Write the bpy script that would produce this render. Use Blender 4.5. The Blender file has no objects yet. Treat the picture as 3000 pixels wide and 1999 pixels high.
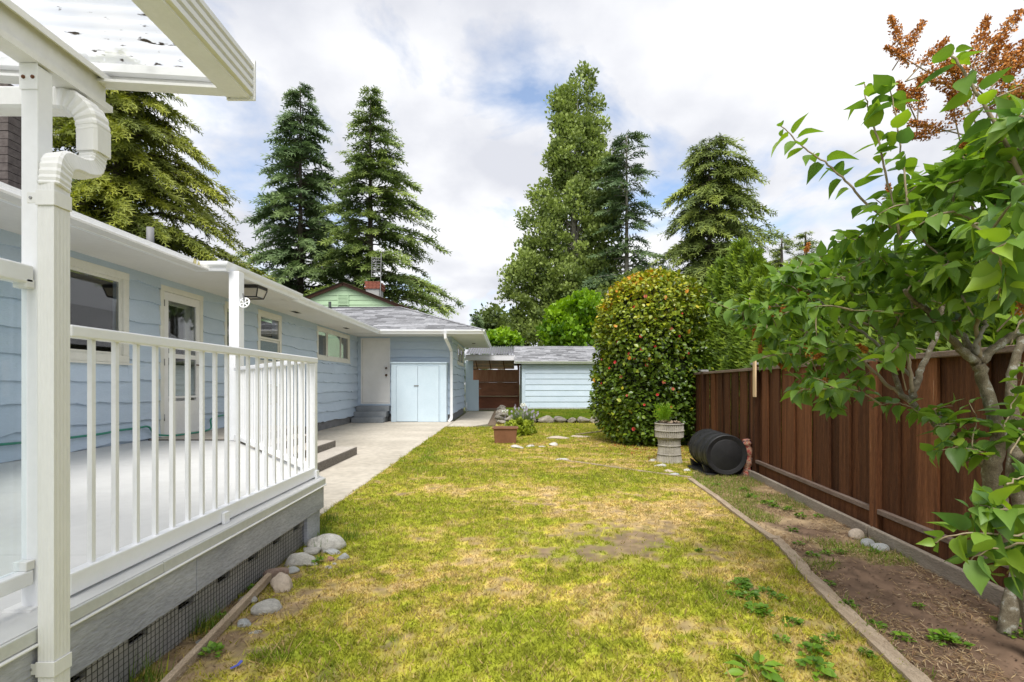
import bpy, bmesh, math, random
import numpy as np
from mathutils import Vector, Matrix

# ---------------------------------------------------------------- camera, sky, sun, exposure
SC = bpy.context.scene
COL = SC.collection
F, CX, HY, H = 1480.0, 1485.0, 1125.0, 1.17      # focal length and principal point in photo pixels, eye height
cam_d = bpy.data.cameras.new('camera'); cam = bpy.data.objects.new('camera', cam_d); COL.objects.link(cam)
cam.location = (0, 0, H); cam.rotation_euler = (math.radians(90), 0, 0)
cam_d.sensor_width = 36; cam_d.lens = F / 3000 * 36
cam_d.shift_x = (1500 - CX) / 3000; cam_d.shift_y = (HY - 999.5) / 3000
cam_d.clip_start = 0.05; cam_d.clip_end = 2000
SC.camera = cam

SUN_EL, SUN_AZ = math.radians(56), math.radians(186)   # azimuth clockwise from +Y
world = bpy.data.worlds.new('World'); SC.world = world; world.use_nodes = True
wn, wl = world.node_tree.nodes, world.node_tree.links
wn.clear()
w_out = wn.new('ShaderNodeOutputWorld')
sky = wn.new('ShaderNodeTexSky'); sky.sky_type = 'NISHITA'; sky.sun_disc = False
sky.sun_elevation = SUN_EL; sky.sun_rotation = SUN_AZ
bg1 = wn.new('ShaderNodeBackground'); bg1.inputs[1].default_value = 0.12
wl.new(sky.outputs[0], bg1.inputs[0])
# cloud layer: noise on a plane overhead
tc = wn.new('ShaderNodeTexCoord'); sep = wn.new('ShaderNodeSeparateXYZ'); wl.new(tc.outputs['Generated'], sep.inputs[0])
def wmath(op, a, b=None, c=None):
    n = wn.new('ShaderNodeMath'); n.operation = op
    for i, q in enumerate((a, b, c)):
        if q is None: continue
        if isinstance(q, (int, float)): n.inputs[i].default_value = q
        else: wl.new(q, n.inputs[i])
    return n.outputs[0]
zz = wmath('ADD', wmath('MAXIMUM', sep.outputs[2], 0.0), 0.35)
cmb = wn.new('ShaderNodeCombineXYZ')
wl.new(wmath('DIVIDE', sep.outputs[0], zz), cmb.inputs[0]); wl.new(wmath('DIVIDE', sep.outputs[1], zz), cmb.inputs[1])
cmb.inputs[2].default_value = 1.1
cn = wn.new('ShaderNodeTexNoise'); cn.inputs['Scale'].default_value = 2.6; cn.inputs['Detail'].default_value = 7; cn.inputs['Roughness'].default_value = .55
cn.inputs['Distortion'].default_value = .3
wl.new(cmb.outputs[0], cn.inputs[0])
cr = wn.new('ShaderNodeValToRGB'); cr.color_ramp.elements[0].position = .315; cr.color_ramp.elements[1].position = .475
cr.color_ramp.elements[0].color = (.10, .10, .10, 1); cr.color_ramp.elements[1].color = (1, 1, 1, 1)
wl.new(cn.outputs[0], cr.inputs[0])
cn2 = wn.new('ShaderNodeTexNoise'); cn2.inputs['Scale'].default_value = 3.1; cn2.inputs['Detail'].default_value = 6; wl.new(cmb.outputs[0], cn2.inputs[0])
cr2 = wn.new('ShaderNodeValToRGB'); cr2.color_ramp.elements[0].position = .36; cr2.color_ramp.elements[1].position = .62
cr2.color_ramp.elements[0].color = (.385, .395, .43, 1); cr2.color_ramp.elements[1].color = (.55, .553, .563, 1)
wl.new(cn2.outputs[0], cr2.inputs[0])
bg2 = wn.new('ShaderNodeBackground'); bg2.inputs[1].default_value = 1.0; wl.new(cr2.outputs[0], bg2.inputs[0])
mx = wn.new('ShaderNodeMixShader'); wl.new(cr.outputs[0], mx.inputs[0]); wl.new(bg1.outputs[0], mx.inputs[1]); wl.new(bg2.outputs[0], mx.inputs[2])
wl.new(mx.outputs[0], w_out.inputs[0])

sun_d = bpy.data.lights.new('sun', 'SUN'); sun = bpy.data.objects.new('sun', sun_d); COL.objects.link(sun)
sun_d.energy = 2.2; sun_d.angle = math.radians(30); sun_d.color = (1, .97, .92)
sd = Vector((math.sin(SUN_AZ) * math.cos(SUN_EL), math.cos(SUN_AZ) * math.cos(SUN_EL), math.sin(SUN_EL)))
sun.rotation_euler = sd.to_track_quat('Z', 'Y').to_euler()
vs = SC.view_settings; vs.view_transform = 'Standard'; vs.look = 'None'; vs.exposure = 1.0; vs.gamma = 1; vs.use_curve_mapping = False
SC.render.engine = 'CYCLES'; SC.cycles.max_bounces = 7; SC.cycles.transparent_max_bounces = 12; SC.cycles.use_denoising = True
SC.cycles.sample_clamp_indirect = 6

# ---------------------------------------------------------------- helpers
R = random.Random(5)
RNG = np.random.default_rng(11)
def at(x, y, Y): return Vector(((x - CX) / F * Y, Y, H - (y - HY) / F * Y))
def on_x(x, y, X):
    Y = X * F / (x - CX); return at(x, y, Y)
def gnd(x, y, z=0.0): return at(x, y, F * (H - z) / (y - HY))

def tag(o, label=None, cat=None, group=None, kind=None):
    if label: o['label'] = label
    if cat: o['category'] = cat
    if group: o['group'] = group
    if kind: o['kind'] = kind
    return o
def link(o, parent=None):
    COL.objects.link(o)
    if parent is not None:
        o.parent = parent; o.matrix_parent_inverse = WM[parent.name].inverted()
    WM[o.name] = (WM[parent.name] @ WM[parent.name].inverted() @ o.matrix_basis) if parent is not None else o.matrix_basis.copy()
    return o
WM = {}
def thing(name, label, cat, loc=(0, 0, 0), group=None):
    o = bpy.data.objects.new(name, None); o.location = loc; o.empty_display_size = .1
    WM_basis = Matrix.Translation(Vector(loc)); COL.objects.link(o); WM[o.name] = WM_basis
    return tag(o, label, cat, group)

class MB:
    def __init__(s): s.v = []; s.f = []
    def add(s, vs, fs):
        b = len(s.v); s.v += [tuple(q) for q in vs]; s.f += [tuple(i + b for i in f) for f in fs]; return s
    def box(s, x0, x1, y0, y1, z0, z1):
        return s.add([(x0,y0,z0),(x1,y0,z0),(x1,y1,z0),(x0,y1,z0),(x0,y0,z1),(x1,y0,z1),(x1,y1,z1),(x0,y1,z1)],
                     [(0,3,2,1),(4,5,6,7),(0,1,5,4),(1,2,6,5),(2,3,7,6),(3,0,4,7)])
    def obox(s, c, u, v, w):     # centre and half axes
        c, u, v, w = map(Vector, (c, u, v, w))
        p = [c + a*u + b*v + d*w for d in (-1, 1) for a, b in ((-1,-1),(1,-1),(1,1),(-1,1))]
        return s.add(p, [(0,3,2,1),(4,5,6,7),(0,1,5,4),(1,2,6,5),(2,3,7,6),(3,0,4,7)])
    def bar(s, a, b, wd, th, up=(0,0,1)):    # rectangular bar from a to b
        a, b = Vector(a), Vector(b); d = (b - a); t = d.normalized(); up = Vector(up)
        side = t.cross(up)
        if side.length < 1e-4: side = t.cross(Vector((1, 0, 0)))
        side.normalize(); n = side.cross(t).normalized()
        return s.obox((a + b) / 2, d / 2, side * wd / 2, n * th / 2)
    def prism(s, poly, ext):
        n = len(poly); e = Vector(ext); a = [Vector(p) for p in poly]
        return s.add(a + [p + e for p in a], [tuple(range(n))[::-1], tuple(range(n, 2*n))] + [(i, (i+1) % n, n + (i+1) % n, n + i) for i in range(n)])
    def tube(s, pts, rad, n=8, cap=True, rot=0.0, flat=1.0):
        pts = [Vector(p) for p in pts]; m = len(pts)
        if not hasattr(rad, '__len__'): rad = [rad] * m
        vs, fs = [], []; up = None
        for i, p in enumerate(pts):
            t = (pts[min(i+1, m-1)] - pts[max(i-1, 0)]).normalized()
            if up is None:
                up = Vector((0, 0, 1)) if abs(t.z) < .9 else Vector((0, 1, 0))
            a = t.cross(up)
            if a.length < 1e-4: a = t.cross(Vector((1, 0, .3)))
            a.normalize(); b = a.cross(t).normalized(); up = b
            for k in range(n):
                th = 2 * math.pi * k / n + rot
                vs.append(p + (a * math.cos(th) + b * math.sin(th) * flat) * rad[i])
        for i in range(m - 1):
            for k in range(n):
                fs.append((i*n + k, i*n + (k+1) % n, (i+1)*n + (k+1) % n, (i+1)*n + k))
        if cap: fs += [tuple(range(n))[::-1], tuple(range((m-1)*n, m*n))]
        return s.add(vs, fs)
    def lathe(s, prof, n=24, c=(0,0,0), cap=True):
        vs, fs = [], []; m = len(prof)
        for r, z in prof:
            for k in range(n):
                th = 2*math.pi*k/n; vs.append((c[0] + r*math.cos(th), c[1] + r*math.sin(th), c[2] + z))
        for i in range(m-1):
            for k in range(n): fs.append((i*n+k, i*n+(k+1) % n, (i+1)*n+(k+1) % n, (i+1)*n+k))
        if cap: fs += [tuple(range(n))[::-1], tuple(range((m-1)*n, m*n))]
        return s.add(vs, fs)
    def mesh(s, name, mat=None, smooth=False):
        me = bpy.data.meshes.new(name); me.from_pydata(s.v, [], s.f); me.validate(); me.update()
        if mat: me.materials.append(mat)
        if smooth: me.polygons.foreach_set('use_smooth', [True] * len(me.polygons))
        return me
    def build(s, name, mat=None, parent=None, smooth=False, bevel=0.0, seg=2):
        o = bpy.data.objects.new(name, s.mesh(name, mat, smooth)); link(o, parent)
        if bevel:
            b = o.modifiers.new('bevel', 'BEVEL'); b.width = bevel; b.segments = seg; b.limit_method = 'ANGLE'
        return o

def np_mesh(name, V, Fc, mat, parent=None, smooth=False, attrs=None, cols=None):
    V = np.asarray(V, np.float32); Fc = np.asarray(Fc, np.int32)
    me = bpy.data.meshes.new(name); n, k = Fc.shape
    me.vertices.add(len(V)); me.vertices.foreach_set('co', V.ravel())
    me.loops.add(n*k); me.loops.foreach_set('vertex_index', Fc.ravel())
    me.polygons.add(n); me.polygons.foreach_set('loop_start', np.arange(n, dtype=np.int32)*k)
    try: me.polygons.foreach_set('loop_total', np.full(n, k, np.int32))
    except Exception: pass
    if smooth: me.polygons.foreach_set('use_smooth', np.ones(n, bool))
    me.update(calc_edges=True)
    if attrs is not None:
        a = me.attributes.new('tint', 'FLOAT', 'POINT'); a.data.foreach_set('value', np.asarray(attrs, np.float32))
    if cols is not None:
        a = me.attributes.new('col', 'FLOAT_COLOR', 'POINT')
        a.data.foreach_set('color', np.concatenate([cols, np.ones((len(cols), 1))], 1).astype(np.float32).ravel())
    me.materials.append(mat)
    o = bpy.data.objects.new(name, me); return link(o, parent)

def frames(d, nrm):
    d = d / (np.linalg.norm(d, axis=1, keepdims=True) + 1e-9)
    z = nrm - d * np.sum(nrm*d, 1, keepdims=True); z /= (np.linalg.norm(z, axis=1, keepdims=True) + 1e-9)
    x = np.cross(d, z)
    return np.stack([x, d, z], 2)        # columns: x (width), y (length), z (normal)
def scatter(tv, tf, Rm, P, S):
    tv = np.asarray(tv, float); tf = np.asarray(tf, int); N = len(P); k = len(tv)
    S = np.asarray(S, float); S = S[:, None] if S.ndim == 1 else S
    loc = tv[None] * S[:, None, :]
    V = np.einsum('nij,nkj->nki', Rm, loc) + P[:, None, :]
    Fc = tf[None] + (np.arange(N) * k)[:, None, None]
    return V.reshape(-1, 3), Fc.reshape(-1, tf.shape[1])
def hash2(ix, iy, s): 
    h = (ix.astype(np.int64)*374761393 + iy.astype(np.int64)*668265263 + s*1274126177) & 0x7fffffff
    h = ((h ^ (h >> 13)) * 1103515245 + 12345) & 0x7fffffff
    h = ((h ^ (h >> 16)) * 1103515245 + 12345) & 0x7fffffff
    return (h & 0xffffff) / float(0xffffff)
def vnoise(x, y, s=0):
    x, y = np.asarray(x, float), np.asarray(y, float)
    ix, iy = np.floor(x), np.floor(y); fx, fy = x-ix, y-iy
    fx = fx*fx*(3-2*fx); fy = fy*fy*(3-2*fy); ix = ix.astype(int)+5000; iy = iy.astype(int)+5000
    a, b, c, d = hash2(ix, iy, s), hash2(ix+1, iy, s), hash2(ix, iy+1, s), hash2(ix+1, iy+1, s)
    return (a*(1-fx)+b*fx)*(1-fy) + (c*(1-fx)+d*fx)*fy
def fbm(x, y, s=0, o=4):
    t, a, n = 0, .5, 0
    for i in range(o): t = t + a*vnoise(x*2**i, y*2**i, s+i*17); n += a; a *= .5
    return t/n
def rnd_unit(n):
    v = RNG.normal(size=(n, 3)); return v/np.linalg.norm(v, axis=1, keepdims=True)

# ---------------------------------------------------------------- materials
def mat(name, c1, c2=None, rough=.6, scale=6.0, stretch=(1,1,1), bump=0.0, rnd=0.0, spec=.4, metal=0.0, c3=None, c3pos=.7, detail=5,
        pos=(.35, .68), coat=0.0, fine=0.0):
    m = bpy.data.materials.new(name); m.use_nodes = True
    nt = m.node_tree; n, l = nt.nodes, nt.links; b = n['Principled BSDF']
    b.inputs['Roughness'].default_value = rough; b.inputs['Specular IOR Level'].default_value = spec; b.inputs['Metallic'].default_value = metal
    if coat: b.inputs['Coat Weight'].default_value = coat
    if c2 is None: c2 = tuple(q*.86 for q in c1)
    g = n.new('ShaderNodeTexCoord'); mp = n.new('ShaderNodeMapping'); mp.inputs['Scale'].default_value = stretch
    l.new(g.outputs['Object'], mp.inputs[0])
    oi = n.new('ShaderNodeObjectInfo')
    if rnd:
        vm = n.new('ShaderNodeVectorMath'); vm.operation = 'SCALE'; vm.inputs[0].default_value = (31.7, 17.3, 43.1); l.new(oi.outputs['Random'], vm.inputs[3])
        l.new(vm.outputs[0], mp.inputs['Location'])
    t = n.new('ShaderNodeTexNoise'); t.inputs['Scale'].default_value = scale; t.inputs['Detail'].default_value = detail; t.inputs['Roughness'].default_value = .62
    l.new(mp.outputs[0], t.inputs[0])
    cr = n.new('ShaderNodeValToRGB'); e = cr.color_ramp.elements
    e[0].position, e[1].position = pos; e[0].color = (*c1, 1); e[1].color = (*c2, 1)
    if c3:
        q = e.new(c3pos); q.color = (*c3, 1)
    l.new(t.outputs[0], cr.inputs[0]); out = cr.outputs[0]
    if rnd:
        hs = n.new('ShaderNodeHueSaturation'); mr = n.new('ShaderNodeMapRange'); mr.inputs[3].default_value = 1-rnd; mr.inputs[4].default_value = 1+rnd
        l.new(oi.outputs['Random'], mr.inputs[0]); l.new(mr.outputs[0], hs.inputs['Value']); l.new(out, hs.inputs['Color']); out = hs.outputs[0]
    if fine:
        t2 = n.new('ShaderNodeTexNoise'); t2.inputs['Scale'].default_value = scale*14; t2.inputs['Detail'].default_value = 3; l.new(mp.outputs[0], t2.inputs[0])
        hs2 = n.new('ShaderNodeHueSaturation'); mr2 = n.new('ShaderNodeMapRange'); mr2.inputs[1].default_value = .3; mr2.inputs[2].default_value = .7
        mr2.inputs[3].default_value = 1-fine; mr2.inputs[4].default_value = 1+fine
        l.new(t2.outputs[0], mr2.inputs[0]); l.new(mr2.outputs[0], hs2.inputs['Value']); l.new(out, hs2.inputs['Color']); out = hs2.outputs[0]
    l.new(out, b.inputs['Base Color'])
    if bump:
        bp = n.new('ShaderNodeBump'); bp.inputs['Strength'].default_value = min(1, bump); bp.inputs['Distance'].default_value = .012*max(1, bump)
        l.new((t2 if fine else t).outputs[0], bp.inputs['Height']); l.new(bp.outputs[0], b.inputs['Normal'])
    return m
def leaf_mat(name, ramp, rough=.5, trans=.3, spec=.4, rnd=0.0, use_rand=False):
    m = bpy.data.materials.new(name); m.use_nodes = True
    nt = m.node_tree; n, l = nt.nodes, nt.links; b = n['Principled BSDF']; o = n['Material Output']
    b.inputs['Roughness'].default_value = rough; b.inputs['Specular IOR Level'].default_value = spec
    if use_rand: src = n.new('ShaderNodeObjectInfo').outputs['Random']
    else:
        a = n.new('ShaderNodeAttribute'); a.attribute_name = 'tint'; src = a.outputs['Fac']
    cr = n.new('ShaderNodeValToRGB'); e = cr.color_ramp.elements
    for i, (p, c) in enumerate(ramp):
        q = e[i] if i < 2 else e.new(p)
        q.position = p; q.color = (*c, 1)
    l.new(src, cr.inputs[0]); l.new(cr.outputs[0], b.inputs['Base Color'])
    if trans:
        t = n.new('ShaderNodeBsdfTranslucent'); hs = n.new('ShaderNodeHueSaturation'); hs.inputs['Value'].default_value = 1.25; hs.inputs['Saturation'].default_value = 1.1
        l.new(cr.outputs[0], hs.inputs['Color']); l.new(hs.outputs[0], t.inputs[0])
        x = n.new('ShaderNodeMixShader'); x.inputs[0].default_value = trans; l.new(b.outputs[0], x.inputs[1]); l.new(t.outputs[0], x.inputs[2]); l.new(x.outputs[0], o.inputs[0])
    return m
def col_mat(name, rough=.8, trans=0.0):
    m = bpy.data.materials.new(name); m.use_nodes = True
    nt = m.node_tree; n, l = nt.nodes, nt.links; b = n['Principled BSDF']; o = n['Material Output']
    b.inputs['Roughness'].default_value = rough; b.inputs['Specular IOR Level'].default_value = .2
    a = n.new('ShaderNodeAttribute'); a.attribute_name = 'col'; l.new(a.outputs['Color'], b.inputs['Base Color'])
    if trans:
        t = n.new('ShaderNodeBsdfTranslucent'); l.new(a.outputs['Color'], t.inputs[0])
        x = n.new('ShaderNodeMixShader'); x.inputs[0].default_value = trans; l.new(b.outputs[0], x.inputs[1]); l.new(t.outputs[0], x.inputs[2]); l.new(x.outputs[0], o.inputs[0])
    return m
def glass_mat(name, tint=(.8,.84,.84), base=.05, rough=.02):
    m = bpy.data.materials.new(name); m.use_nodes = True; n, l = m.node_tree.nodes, m.node_tree.links; n.clear()
    o = n.new('ShaderNodeOutputMaterial'); t = n.new('ShaderNodeBsdfTransparent'); t.inputs[0].default_value = (*tint, 1)
    g = n.new('ShaderNodeBsdfGlossy'); g.inputs['Roughness'].default_value = rough; lw = n.new('ShaderNodeLayerWeight'); lw.inputs[0].default_value = .5
    pw = n.new('ShaderNodeMath'); pw.operation = 'POWER'; pw.inputs[1].default_value = 4.0; l.new(lw.outputs['Facing'], pw.inputs[0])
    ma = n.new('ShaderNodeMath'); ma.operation = 'MULTIPLY_ADD'; ma.inputs[1].default_value = .9; ma.inputs[2].default_value = base; l.new(pw.outputs[0], ma.inputs[0])
    x = n.new('ShaderNodeMixShader'); l.new(ma.outputs[0], x.inputs[0]); l.new(t.outputs[0], x.inputs[1]); l.new(g.outputs[0], x.inputs[2]); l.new(x.outputs[0], o.inputs[0])
    return m

m_siding = mat('blue_siding_paint', (.50,.592,.70), (.455,.55,.66), rough=.55, scale=2.2, bump=.25, rnd=.05, fine=.03, stretch=(1,1,3))
m_shed = mat('pale_blue_shed_paint', (.545,.63,.72), (.49,.58,.67), rough=.6, scale=2.5, bump=.3, rnd=.05, fine=.05)
m_cab = mat('cabinet_blue_paint', (.56,.67,.75), (.52,.635,.715), rough=.5, scale=3, bump=.2, fine=.03)
m_white = mat('white_metal_paint', (.86,.87,.885), (.81,.82,.83), rough=.4, scale=3, fine=.015, bump=.05)
m_cream = mat('off_white_aluminium', (.80,.80,.785), (.73,.73,.71), rough=.42, scale=5, stretch=(1,1,.4), fine=.02, bump=.06)
m_trim = mat('cream_trim_paint', (.74,.73,.66), (.67,.66,.59), rough=.5, scale=5, fine=.03, bump=.15)
m_soffit = mat('soffit_white_paint', (.76,.75,.72), (.71,.70,.67), rough=.7, scale=1.4, fine=.02, bump=.15)
m_door = mat('white_door_paint', (.80,.79,.77), (.74,.73,.71), rough=.5, scale=3, fine=.02, bump=.1)
m_found = mat('grey_foundation', (.16,.16,.165), (.23,.23,.235), rough=.85, scale=4, bump=.5, fine=.12)
m_step = mat('grey_step_paint', (.22,.24,.26), (.28,.30,.32), rough=.7, scale=5, bump=.3, fine=.06)
m_conc = mat('patio_concrete', (.54,.49,.41), (.40,.36,.295), rough=.9, scale=.8, bump=.5, fine=.12, c3=(.60,.56,.48), c3pos=.8, rnd=.04)
m_agg = mat('exposed_aggregate', (.17,.15,.13), (.30,.27,.23), rough=.9, scale=45, bump=1.0, fine=.2)
m_tread = mat('step_tread_concrete', (.50,.46,.40), (.42,.38,.33), rough=.9, scale=3, bump=.5, fine=.14)
m_deck = mat('grey_deck_paint', (.62,.62,.605), (.55,.55,.535), rough=.45, scale=1.2, bump=.12, fine=.03)
m_lip = mat('deck_edge_paint', (.58,.59,.57), (.50,.51,.49), rough=.5, scale=3, fine=.04, bump=.1)
m_fascia = mat('weathered_grey_board', (.33,.34,.385), (.47,.48,.525), rough=.75, scale=1.6, stretch=(1,1.2,4), bump=.5, fine=.13, c3=(.58,.58,.61), c3pos=.85)
m_dark = mat('dark_void', (.015,.015,.015), rough=.95)  # near-black colour painted in for the darkness of unlit hollows
m_inter = mat('dim_interior', (.06,.055,.05), (.10,.09,.08), rough=.9, scale=2)  # room dimness is put into this dark colour of walls and blind
m_wire = mat('galvanised_wire', (.06,.06,.055), (.10,.10,.09), rough=.6, metal=.2)
m_screen = mat('skirt_backing', (.30,.29,.275), (.40,.385,.36), rough=.9, scale=8, bump=.5)
m_glass = glass_mat('window_glass', (.82,.84,.84), .08)
m_gl2 = glass_mat('rail_glass', (.95,.98,.98), .03)
m_frost = mat('frosted_glass', (.17,.23,.26), (.27,.34,.37), rough=.25, scale=60, bump=1.0)
m_black = mat('black_iron', (.02,.018,.016), (.035,.03,.026), rough=.5, scale=20)
m_lampg = mat('lantern_glass', (.55,.50,.40), (.48,.43,.35), rough=.2, scale=8)
m_brass = mat('dull_metal_knob', (.18,.12,.08), rough=.35, metal=.8)
m_rust = mat('rusty_screw', (.20,.07,.03), (.10,.05,.03), rough=.8, scale=60)
m_steel = mat('screw_steel', (.35,.35,.34), rough=.4, metal=.7)
m_hose = mat('green_hose', (.03,.22,.15), (.05,.27,.19), rough=.4, scale=8)
m_shingle = mat('grey_shingle', (.22,.222,.235), (.33,.332,.345), rough=.95, scale=9, bump=.6, rnd=.45, fine=.25)
m_roof = mat('roof_underlay', (.12,.12,.13), rough=.95)
m_green = mat('green_siding', (.40,.55,.36), (.36,.50,.32), rough=.6, scale=3, rnd=.04)
m_brown = mat('brown_rake_paint', (.13,.055,.035), (.10,.045,.03), rough=.6, scale=5)
m_fence = mat('brown_fence_stain', (.075,.029,.013), (.19,.076,.031), rough=.72, scale=4, stretch=(7,7,.40), bump=.7, rnd=.55, fine=.30, c3=(.38,.25,.16), c3pos=.76, spec=.2, pos=(.30,.70))
m_fencew = mat('weathered_rail', (.17,.115,.085), (.25,.19,.15), rough=.85, scale=5, stretch=(3,.8,3), bump=.6, fine=.2)
m_base = mat('grey_baseboard', (.24,.195,.15), (.35,.30,.24), rough=.9, scale=4, stretch=(2,.6,3), bump=.7, fine=.2)
m_pine = mat('new_pine', (.62,.43,.24), (.70,.52,.32), rough=.6, scale=6, stretch=(8,8,.6), bump=.2)
m_cap = mat('grey_post_cap', (.20,.20,.20), (.28,.28,.27), rough=.8, scale=10, bump=.4)
m_edge = mat('edging_timber', (.35,.265,.18), (.49,.39,.28), rough=.9, scale=5, stretch=(5,1,5), bump=.8, fine=.25)
m_ply = mat('stained_plywood', (.40,.20,.11), (.27,.11,.055), rough=.7, scale=2.2, stretch=(3,1,.7), bump=.3, c3=(.52,.33,.21), c3pos=.75)
m_plyd = mat('dark_stained_board', (.19,.065,.032), (.13,.042,.022), rough=.7, scale=2.5, stretch=(.6,1,3), bump=.3)
m_tan = mat('tan_slat', (.78,.54,.32), (.66,.44,.25), rough=.7, scale=6)
m_poly = mat('smoky_corrugated_sheet', (.13,.12,.16), (.20,.19,.23), rough=.22, scale=7, spec=.7)
m_pvc = mat('white_fascia_board', (.66,.65,.67), (.58,.57,.60), rough=.6, scale=2)
m_terra = mat('brown_plastic_tub', (.16,.068,.033), (.21,.095,.05), rough=.55, scale=6, fine=.05)
m_soil = mat('potting_soil', (.03,.02,.014), (.07,.05,.035), rough=1, scale=25, bump=1)
m_cast = mat('cast_concrete_pot', (.42,.39,.33), (.30,.275,.235), rough=.9, scale=10, bump=.5, fine=.15)
m_barrel = mat('black_plastic', (.010,.010,.011), (.018,.018,.019), rough=.5, scale=6, fine=.2, spec=.35)
m_bundle = mat('mottled_cloth', (.30,.06,.05), (.45,.30,.17), rough=.9, scale=26, c3=(.17,.07,.10), c3pos=.58, bump=.4, pos=(.42,.52))
m_bark = mat('lichen_bark', (.17,.135,.085), (.29,.25,.17), rough=.95, scale=26, bump=1.0, c3=(.50,.49,.42), c3pos=.64, fine=.35, pos=(.35,.56))
m_twig = mat('twig_bark', (.22,.17,.10), (.34,.28,.18), rough=.85, scale=20, bump=.4)
m_trunk = mat('conifer_bark', (.07,.055,.045), (.14,.12,.10), rough=.95, scale=4, bump=.8)
m_ptrunk = mat('pale_bark', (.22,.20,.17), (.32,.30,.26), rough=.95, scale=4, bump=.5)
m_rock_w = mat('pale_stone', (.76,.74,.68), (.52,.50,.45), rough=.9, scale=6, bump=1.0, rnd=.10, fine=.32)
m_rock_g = mat('grey_stone', (.42,.44,.44), (.55,.565,.55), rough=.85, scale=6, bump=.8, rnd=.12, fine=.28)
m_rock_t = mat('tan_stone', (.66,.56,.45), (.50,.41,.32), rough=.9, scale=7, bump=.8, rnd=.10, fine=.25)
m_rock_b = mat('brown_stone', (.26,.17,.13), (.38,.29,.24), rough=.9, scale=12, bump=.8, rnd=.12, fine=.25)
m_rock_p = mat('pink_stone', (.50,.27,.20), (.42,.24,.18), rough=.9, scale=12, bump=.6, fine=.15)
m_wallst = mat('mossy_wall_stone', (.15,.13,.105), (.34,.31,.26), rough=.95, scale=5, bump=1.0, rnd=.35, fine=.35)
m_blue = mat('blue_plastic', (.08,.10,.42), rough=.4)
m_brick = mat('red_brick', (.30,.10,.065), (.22,.075,.05), rough=.9, scale=14, bump=.6)
m_gbrick = mat('grey_chimney_stone', (.085,.07,.065), (.14,.12,.11), rough=.95, scale=10, bump=1)
# ================================================================ the setting
EDGE_X = -1.645                 # where concrete meets lawn
def fence_x(y): return 2.367 + .1193 * y
gm = mat('far_ground', (.10,.12,.05), (.16,.15,.07), rough=1, scale=.5, bump=.3)
g = MB(); g.add([(-400,-100,-.02),(400,-100,-.02),(400,900,-.02),(-400,900,-.02)], [(0,1,2,3)])
tag(g.build('ground', gm), 'wide ground sheet under the yard', 'ground', kind='structure')

BARE = [(.62,3.55,.70,.26,1.15), (.95,3.95,.55,.28,.75), (.15,3.95,.30,.16,.6), (.1,5.0,.5,.3,.35), (-1.28,2.35,.22,1.0,.72), (-1.2,1.6,.3,.6,.5), (1.9,1.9,.35,.7,.5)]
DRY = [(1.35,4.7,.75,.75,.9), (.5,5.4,.9,.7,.55), (.9,7.2,1.1,.7,.6), (-.3,3.0,.7,.5,.4), (-.9,5.4,.45,.9,.5), (1.6,3.1,.4,.5,.4), (1.2,9.6,1.2,.5,.5), (.2,2.3,.6,.4,.35)]
LUSH = [(-.7,2.15,.5,.28,.9), (-1.45,3.9,.2,.5,.9), (-1.1,4.0,.35,.35,.6), (.6,2.2,.7,.3,.4), (-1.2,8.5,.4,2.6,.7), (.2,13.0,1.6,1.0,.6), (1.4,2.6,.5,.35,.5), (-.2,6.6,.5,.6,.5), (1.45,6.1,.3,.3,.5)]
def blobs(x, y, L, s):
    t = np.zeros_like(x)
    wx = x + .25*(fbm(x*3, y*3, s)-.5)*2; wy = y + .25*(fbm(x*3, y*3, s+5)-.5)*2
    for cx, cy, rx, ry, a in L: t = np.maximum(t, a*np.exp(-(((wx-cx)/rx)**2 + ((wy-cy)/ry)**2)))
    return t
def lawn_fields(x, y):
    n1 = fbm(x*1.1, y*.9, 3, 5); n2 = fbm(x*4.5, y*4.5, 9, 4); n3 = fbm(x*15, y*15, 21, 3); n4 = fbm(x*7+9, y*7, 45, 3)
    bare = np.clip(blobs(x, y, BARE, 1)*1.35 + (n2-.58)*1.8 + (n3-.56)*2.6, 0, 1)
    dry = np.clip(blobs(x, y, DRY, 40)*.75 + (n1-.47)*1.3 + (n2-.5)*1.6 + (n3-.5)*1.7 + (n4-.5)*1.3 + .22, 0, 1)
    lush = np.clip(blobs(x, y, LUSH, 70)*.9 + (n4-.54)*2.2 + (n3-.55)*1.4, 0, 1)
    dry = dry*(1-lush*.85)
    return bare, dry, lush, n2, n3
C_G, C_L, C_Y, C_T, C_B = [np.array(c) for c in ((.31,.335,.03), (.20,.30,.024), (.50,.42,.065), (.60,.43,.20), (.20,.14,.095))]
def lawn_color(x, y, jit=None):
    bare, dry, lush, n2, n3 = lawn_fields(x, y)
    c = C_G[None]*np.ones((len(x), 1)); k = lambda t: np.clip(t, 0, 1)[:, None]
    c = c*(1-k(lush)) + C_L*k(lush)
    c = c*(1-k(dry*1.3)) + C_Y*k(dry*1.3)
    c = c*(1-k((dry-.45)*1.6)) + C_T*k((dry-.45)*1.6)
    n5 = fbm(x*26, y*26, 88, 2); c = c*(.52+.96*n5)[:, None]
    if jit is not None: c = c*(.62 + .8*jit[:, None])
    return c, bare, dry, lush

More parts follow.
